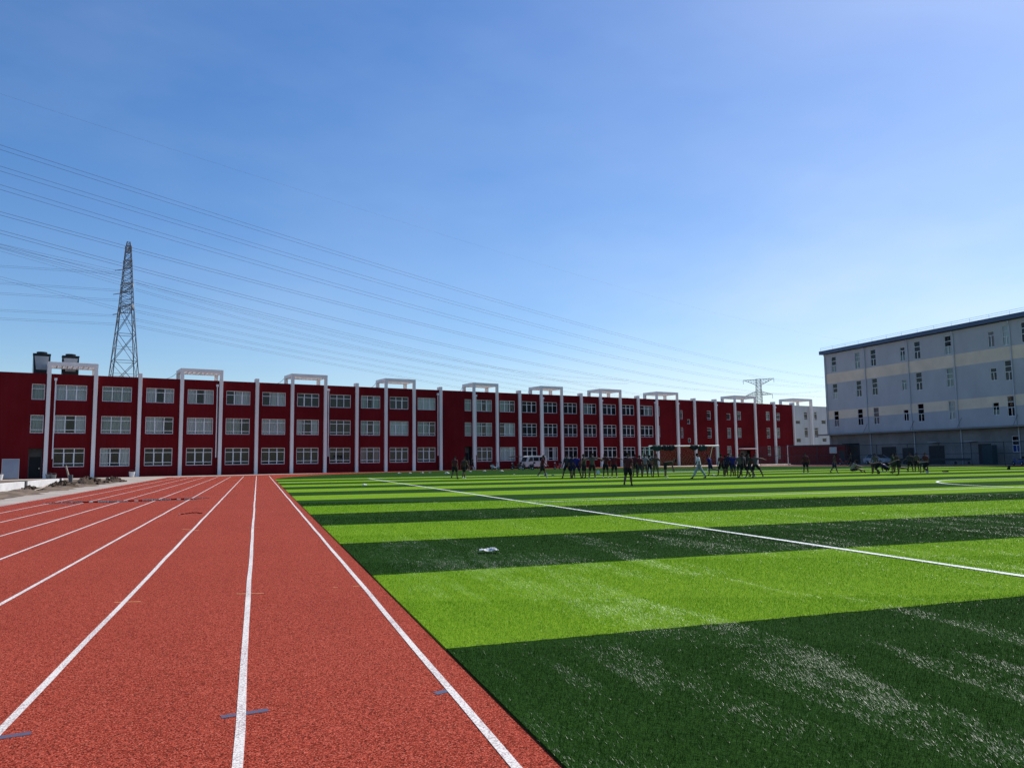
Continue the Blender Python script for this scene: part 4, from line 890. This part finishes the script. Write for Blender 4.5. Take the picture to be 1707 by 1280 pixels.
PEOPLE = [
 (758, 798.5, 760.5, 'walk2', -20, 'maroon_cloth', 'black_cloth', 'black_shoe', 'person in dark maroon top and black shorts, left of the two walking on the turf'),
 (773.5, 798, 761.5, 'walk', -35, 'brown_cloth', 'black_cloth', 'white_shoe', 'person in brown top and black shorts walking with white shoes, near the solid red bay'),
 (781, 783, 765, 'stand', 150, 'grey_cloth', 'navy_cloth', 'white_shoe', 'person in grey shirt standing far behind the two walkers'),
 (787.5, 783, 761.5, 'walk2', 120, 'charcoal_cloth', 'black_cloth', 'black_shoe', 'person in charcoal clothes by the pilaster behind the two walkers'),
 (798, 780.5, 763, 'stand2', 170, 'dark_red_cloth', 'maroon_cloth', 'black_shoe', 'person in dark red standing against the red wall left of the white scooter'),
 (850.5, 780.5, 761, 'stand', 90, 'charcoal_cloth', 'navy_cloth', 'white_shoe', 'person in charcoal shirt standing by the wall left of the van'),
 (892, 780.5, 762, 'stand2', 200, 'brown_cloth', 'black_cloth', 'black_shoe', 'person in brown standing against the side of the white van'),
 (904.5, 796, 759, 'walk', -80, 'dark_red_cloth', 'black_cloth', 'white_shoe', 'person in dark red walking right with white shoes in front of the van'),
 (945.6, 797, 757, 'wide', 20, 'charcoal_cloth', 'black_cloth', 'black_shoe', 'leftmost person of the middle group, charcoal top and legs apart'),
 (954.5, 797, 759, 'stand2', 170, 'navy_cloth', 'navy_cloth', 'black_shoe', 'person in navy half hidden behind the blue shirt of the middle group'),
 (961.5, 797, 758, 'wide', 10, 'blue_cloth', 'navy_cloth', 'black_shoe', 'person in bright blue shirt with legs apart in the middle group'),
 (974, 797, 757, 'stand', 60, 'olive_cloth', 'black_cloth', 'black_shoe', 'person in olive top right of the blue shirt in the middle group'),
 (987.5, 798.5, 755, 'armsout', 5, 'grey_cloth', 'black_cloth', 'white_shoe', 'person in grey brown top with arms held out in the middle group'),
 (1010, 796, 756, 'folded', 170, 'maroon_cloth', 'black_cloth', 'white_shoe', 'person in maroon with folded arms in the gap of the middle group'),
 (1024.5, 796, 757, 'armout', 175, 'dark_red_cloth', 'black_cloth', 'white_shoe', 'person in dark red with one arm stretched towards the nearest student', True),
 (1047.5, 810, 754.8, 'walk2', -12, 'maroon_cloth', 'black_cloth', 'black_shoe', 'nearest person, in maroon top and long black shorts, walking away'),
 (1059, 793.5, 757, 'stand', 160, 'maroon_cloth', 'black_cloth', 'black_shoe', 'person in maroon just behind the nearest student'),
 (1067, 795.5, 759, 'stand2', 10, 'dark_red_cloth', 'charcoal_cloth', 'black_shoe', 'person in dark red beside the student with the pale striped shirt'),
 (1075.5, 794.5, 757, 'hips', 0, 'striped_cloth', 'grey_cloth', 'black_shoe', 'person in pale greyish shirt with hands on hips left of the goal'),
 (1083, 793.5, 758.5, 'stand', 190, 'charcoal_cloth', 'black_cloth', 'black_shoe', 'person in charcoal behind the pale greyish shirt'),
 (1093.5, 795.5, 757, 'hips', 15, 'brown_cloth', 'khaki_cloth', 'black_shoe', 'person in brown with hands on hips below the left goal post'),
 (1109.5, 796, None, 'bend', -90, 'olive_cloth', 'black_cloth', 'white_shoe', 'person bending over with hands hanging, in front of the goal'),
 (1166, 797.5, 755.5, 'stride', 90, 'white_cloth', 'palegrey_cloth', 'black_shoe', 'person in white shirt and pale grey trousers striding before the goal'),
 (1184, 792.5, 758, 'kick', 70, 'blue_cloth', 'navy_cloth', 'black_shoe', 'person in blue lifting one foot behind at the right goal post'),
 (1203, 793.5, 756.5, 'wide', 150, 'dark_red_cloth', 'black_cloth', 'black_shoe', 'person in dark red left of the blue shirts right of the goal'),
 (1209.5, 793.5, 758.5, 'stand2', 180, 'navy_cloth', 'navy_cloth', 'black_shoe', 'person in navy between the dark red top and the blue shirt'),
 (1216, 793.5, 755.5, 'wide', 10, 'navy_cloth', 'black_cloth', 'black_shoe', 'person in dark navy with wide stance touching the blue shirt'),
 (1222.5, 793.5, 757, 'armout', 10, 'blue_cloth', 'navy_cloth', 'black_shoe', 'person in blue shirt reaching an arm to the right, right of the goal'),
 (1233.5, 794, 757, 'stand', 5, 'grey_cloth', 'black_cloth', 'black_shoe', 'person in grey brown top at the left of the right hand cluster'),
 (1241, 796, 754.8, 'walk', 60, 'charcoal_cloth', 'black_cloth', 'black_shoe', 'tall person in charcoal stepping forward beside the grey brown top'),
 (1250, 796, 755.8, 'walk2', 100, 'olive_cloth', 'charcoal_cloth', 'white_shoe', 'person in olive next to the student in a lunge'),
 (1259.5, 796, 756.5, 'lunge', 10, 'grey_cloth', 'black_cloth', 'black_shoe', 'person lunging to the right with one arm stretched out'),
 (1344, 789.5, 755, 'stand2', 10, 'maroon_cloth', 'black_cloth', 'white_shoe', 'person in maroon standing alone in front of the red shed'),
 (1391.5, 789, 757, 'walk2', -80, 'brown_cloth', 'navy_cloth', 'black_shoe', 'person in brown and navy shorts standing side on left of the seated student'),
 (1421, 789, None, 'sit', -85, 'striped_cloth', 'black_cloth', 'black_shoe', 'person in pale shirt sitting on the turf with knees raised'),
 (1418.5, 777, 754, 'stand', 90, 'charcoal_cloth', 'black_cloth', 'black_shoe', 'person in charcoal standing far behind the seated student'),
 (1459.5, 788.5, 757, 'stand2', 10, 'grey_cloth', 'black_cloth', 'black_shoe', 'person in grey brown top standing over the push up students'),
 (1466, 790, None, 'plank', 95, 'brown_cloth', 'black_cloth', 'black_shoe', 'person in brown on hands and feet with hips raised'),
 (1479.5, 787.5, None, 'squat', 60, 'navy_cloth', 'black_cloth', 'white_shoe', 'person in navy crouching low between the exercising students'),
 (1489, 788, 756.5, 'stand', 70, 'green_cloth', 'black_cloth', 'black_shoe', 'person in dark green standing behind the crouching student'),
 (1495, 787.5, 755.5, 'stand2', -20, 'brown_cloth', 'charcoal_cloth', 'black_shoe', 'person in brown standing right beside the dark green shirt'),
 (1500, 792.5, None, 'crawl', 88, 'olive_cloth', 'black_cloth', 'black_shoe', 'nearest exercising person, bent with hands on the turf and one leg folded'),
 (1518, 786.5, 755, 'hips', 5, 'charcoal_cloth', 'black_cloth', 'black_shoe', 'person in charcoal with hands on hips, left of a standing pair'),
 (1529, 786.5, 755.5, 'stand', 0, 'khaki_cloth', 'black_cloth', 'black_shoe', 'person in khaki top, right of a standing pair'),
 (1544, 787, 755.5, 'stand2', 30, 'maroon_cloth', 'navy_cloth', 'black_shoe', 'person in maroon standing behind the rightmost bent student'),
 (1547, 788.5, None, 'plank', 92, 'green_cloth', 'black_cloth', 'white_shoe', 'rightmost bent person, hands and feet on the turf'),
]
for a in PEOPLE: person(*a)
for t in TPL.values():
    for m in [t['body'], t['shirt'], t['legs'], t['hair']] + t['shoes']:
        if m.users == 0: bpy.data.meshes.remove(m)

# ------------------------------------------------------------------ artificial grass blades of the near turf
def blades():
    def fbm(x, y, seed):
        r = np.random.default_rng(seed); out = np.zeros_like(x); amp = 1.; tot = 0
        for o in range(4):
            G = r.random((64, 64)); fx, fy = x * 2 ** o, y * 2 ** o; ix, iy = np.floor(fx).astype(int), np.floor(fy).astype(int); u, v = fx - ix, fy - iy; u = u * u * (3 - 2 * u); v = v * v * (3 - 2 * v)
            g = lambda a, b: G[(ix + a) % 64, (iy + b) % 64]
            out += amp * (g(0, 0) * (1 - u) * (1 - v) + g(1, 0) * u * (1 - v) + g(0, 1) * (1 - u) * v + g(1, 1) * u * v); tot += amp; amp *= .55
        return out / tot
    x0 = DC[0] - DR - .012; P = []; c, s = math.cos(YAW), math.sin(YAW)
    rings = [(2.2, 4.2, 10500), (4.2, 6, 9500), (6, 8, 6200), (8, 11, 3400), (11, 15, 1850), (15, 20, 1000), (20, 27, 560)]
    for d0, d1, den in rings:
        xm = d1 * 1.0 + 6.5; A = (d1 - d0) * (xm * 2); n = int(den * A); d = rng.uniform(d0, d1, n); l = rng.uniform(-xm, xm, n)
        x = l * c + d * s; y = d * c - l * s; k = (x > x0) & (l < d * .74 + .8 + 5.5 * rng.random(n)); P.append(np.stack([x[k], y[k], d[k]], 1))
    P = np.concatenate(P); n = len(P); x, y, d = P.T
    sc = np.maximum(1, d / 6.0)
    flat = fbm(x * 1.5 + 5, y * .42 + 3, 3); sw = fbm(x * 2.6 + 1.1 * fbm(x * .4, y * .4, 12), y * .30 + x * .25 + 3, 3); fine = fbm(x * 6, y * 3, 21); flat = np.clip((sw - .45) / .16, 0, 1) * np.clip(fbm(x * .45, y * .3 + 9, 8) * 4 - 1.1, 0, 1) * np.clip(fine * 3 - .75, 0, 1); fl = rng.random(n) < (flat * .62 + .006) * np.clip(1.5 - d / 16, .25, 1)
    az = rng.uniform(0, 2 * np.pi, n)
    nap = -math.pi / 2 + .5 * (fbm(x * .3, y * .3, 5) - .5)            # pile brushed towards the near end
    lean = np.abs(rng.normal(.42, .22, n)); lean = np.where(fl, rng.normal(1.18, .16, n), lean)
    az = np.where(fl, rng.normal(math.pi / 2, .95, n), az); nap = np.where(fl, math.pi / 2, nap)
    lx = np.cos(az) * .45 + np.cos(nap) * .35; ly = np.sin(az) * .45 + np.sin(nap) * .35; ll = np.hypot(lx, ly) + 1e-6; lx /= ll; ly /= ll
    h = rng.uniform(.015, .026, n) * (1 + .12 * (sc - 1));  w = rng.uniform(.0011, .0020, n) * sc * np.where(fl, .85, 1)
    dx, dy, dz = lx * np.sin(lean), ly * np.sin(lean), np.cos(lean)
    # flat side of the blade turns about its own axis
    tw = np.where(fl, rng.normal(0, .38, n), rng.normal(0, .6, n)); sx, sy = -ly, lx; nx, ny, nz = sy * dz, -sx * dz, sx * dy - sy * dx
    wx = sx * np.cos(tw) + nx * np.sin(tw); wy = sy * np.cos(tw) + ny * np.sin(tw); wz = nz * np.sin(tw)
    z0 = .016 + np.where(fl, rng.uniform(.006, .017, n), 0)
    v = np.empty((n, 3, 3)); v[:, 0, 0] = x - wx * w / 2; v[:, 0, 1] = y - wy * w / 2; v[:, 0, 2] = z0 + np.abs(wz * w / 2) * 0 + .001
    v[:, 1, 0] = x + wx * w / 2; v[:, 1, 1] = y + wy * w / 2; v[:, 1, 2] = z0 + .001
    v[:, 2, 0] = x + dx * h; v[:, 2, 1] = y + dy * h; v[:, 2, 2] = z0 + dz * h + .003
    me = bpy.data.meshes.new('grass'); me.vertices.add(n * 3); me.vertices.foreach_set('co', v.ravel()); me.loops.add(n * 3); me.loops.foreach_set('vertex_index', np.arange(n * 3, dtype=np.int32))
    me.polygons.add(n); me.polygons.foreach_set('loop_start', np.arange(0, n * 3, 3, dtype=np.int32)); me.update(calc_edges=True)
    me.materials.append(M['blade']); me.materials.append(M['flatblade']); me.polygons.foreach_set('material_index', fl.astype(np.int32)); o = bpy.data.objects.new('grass', me); COL.objects.link(o); tag(o, 'green artificial grass pile of the near turf', 'grass', kind='stuff'); print('blades', n)
blades()
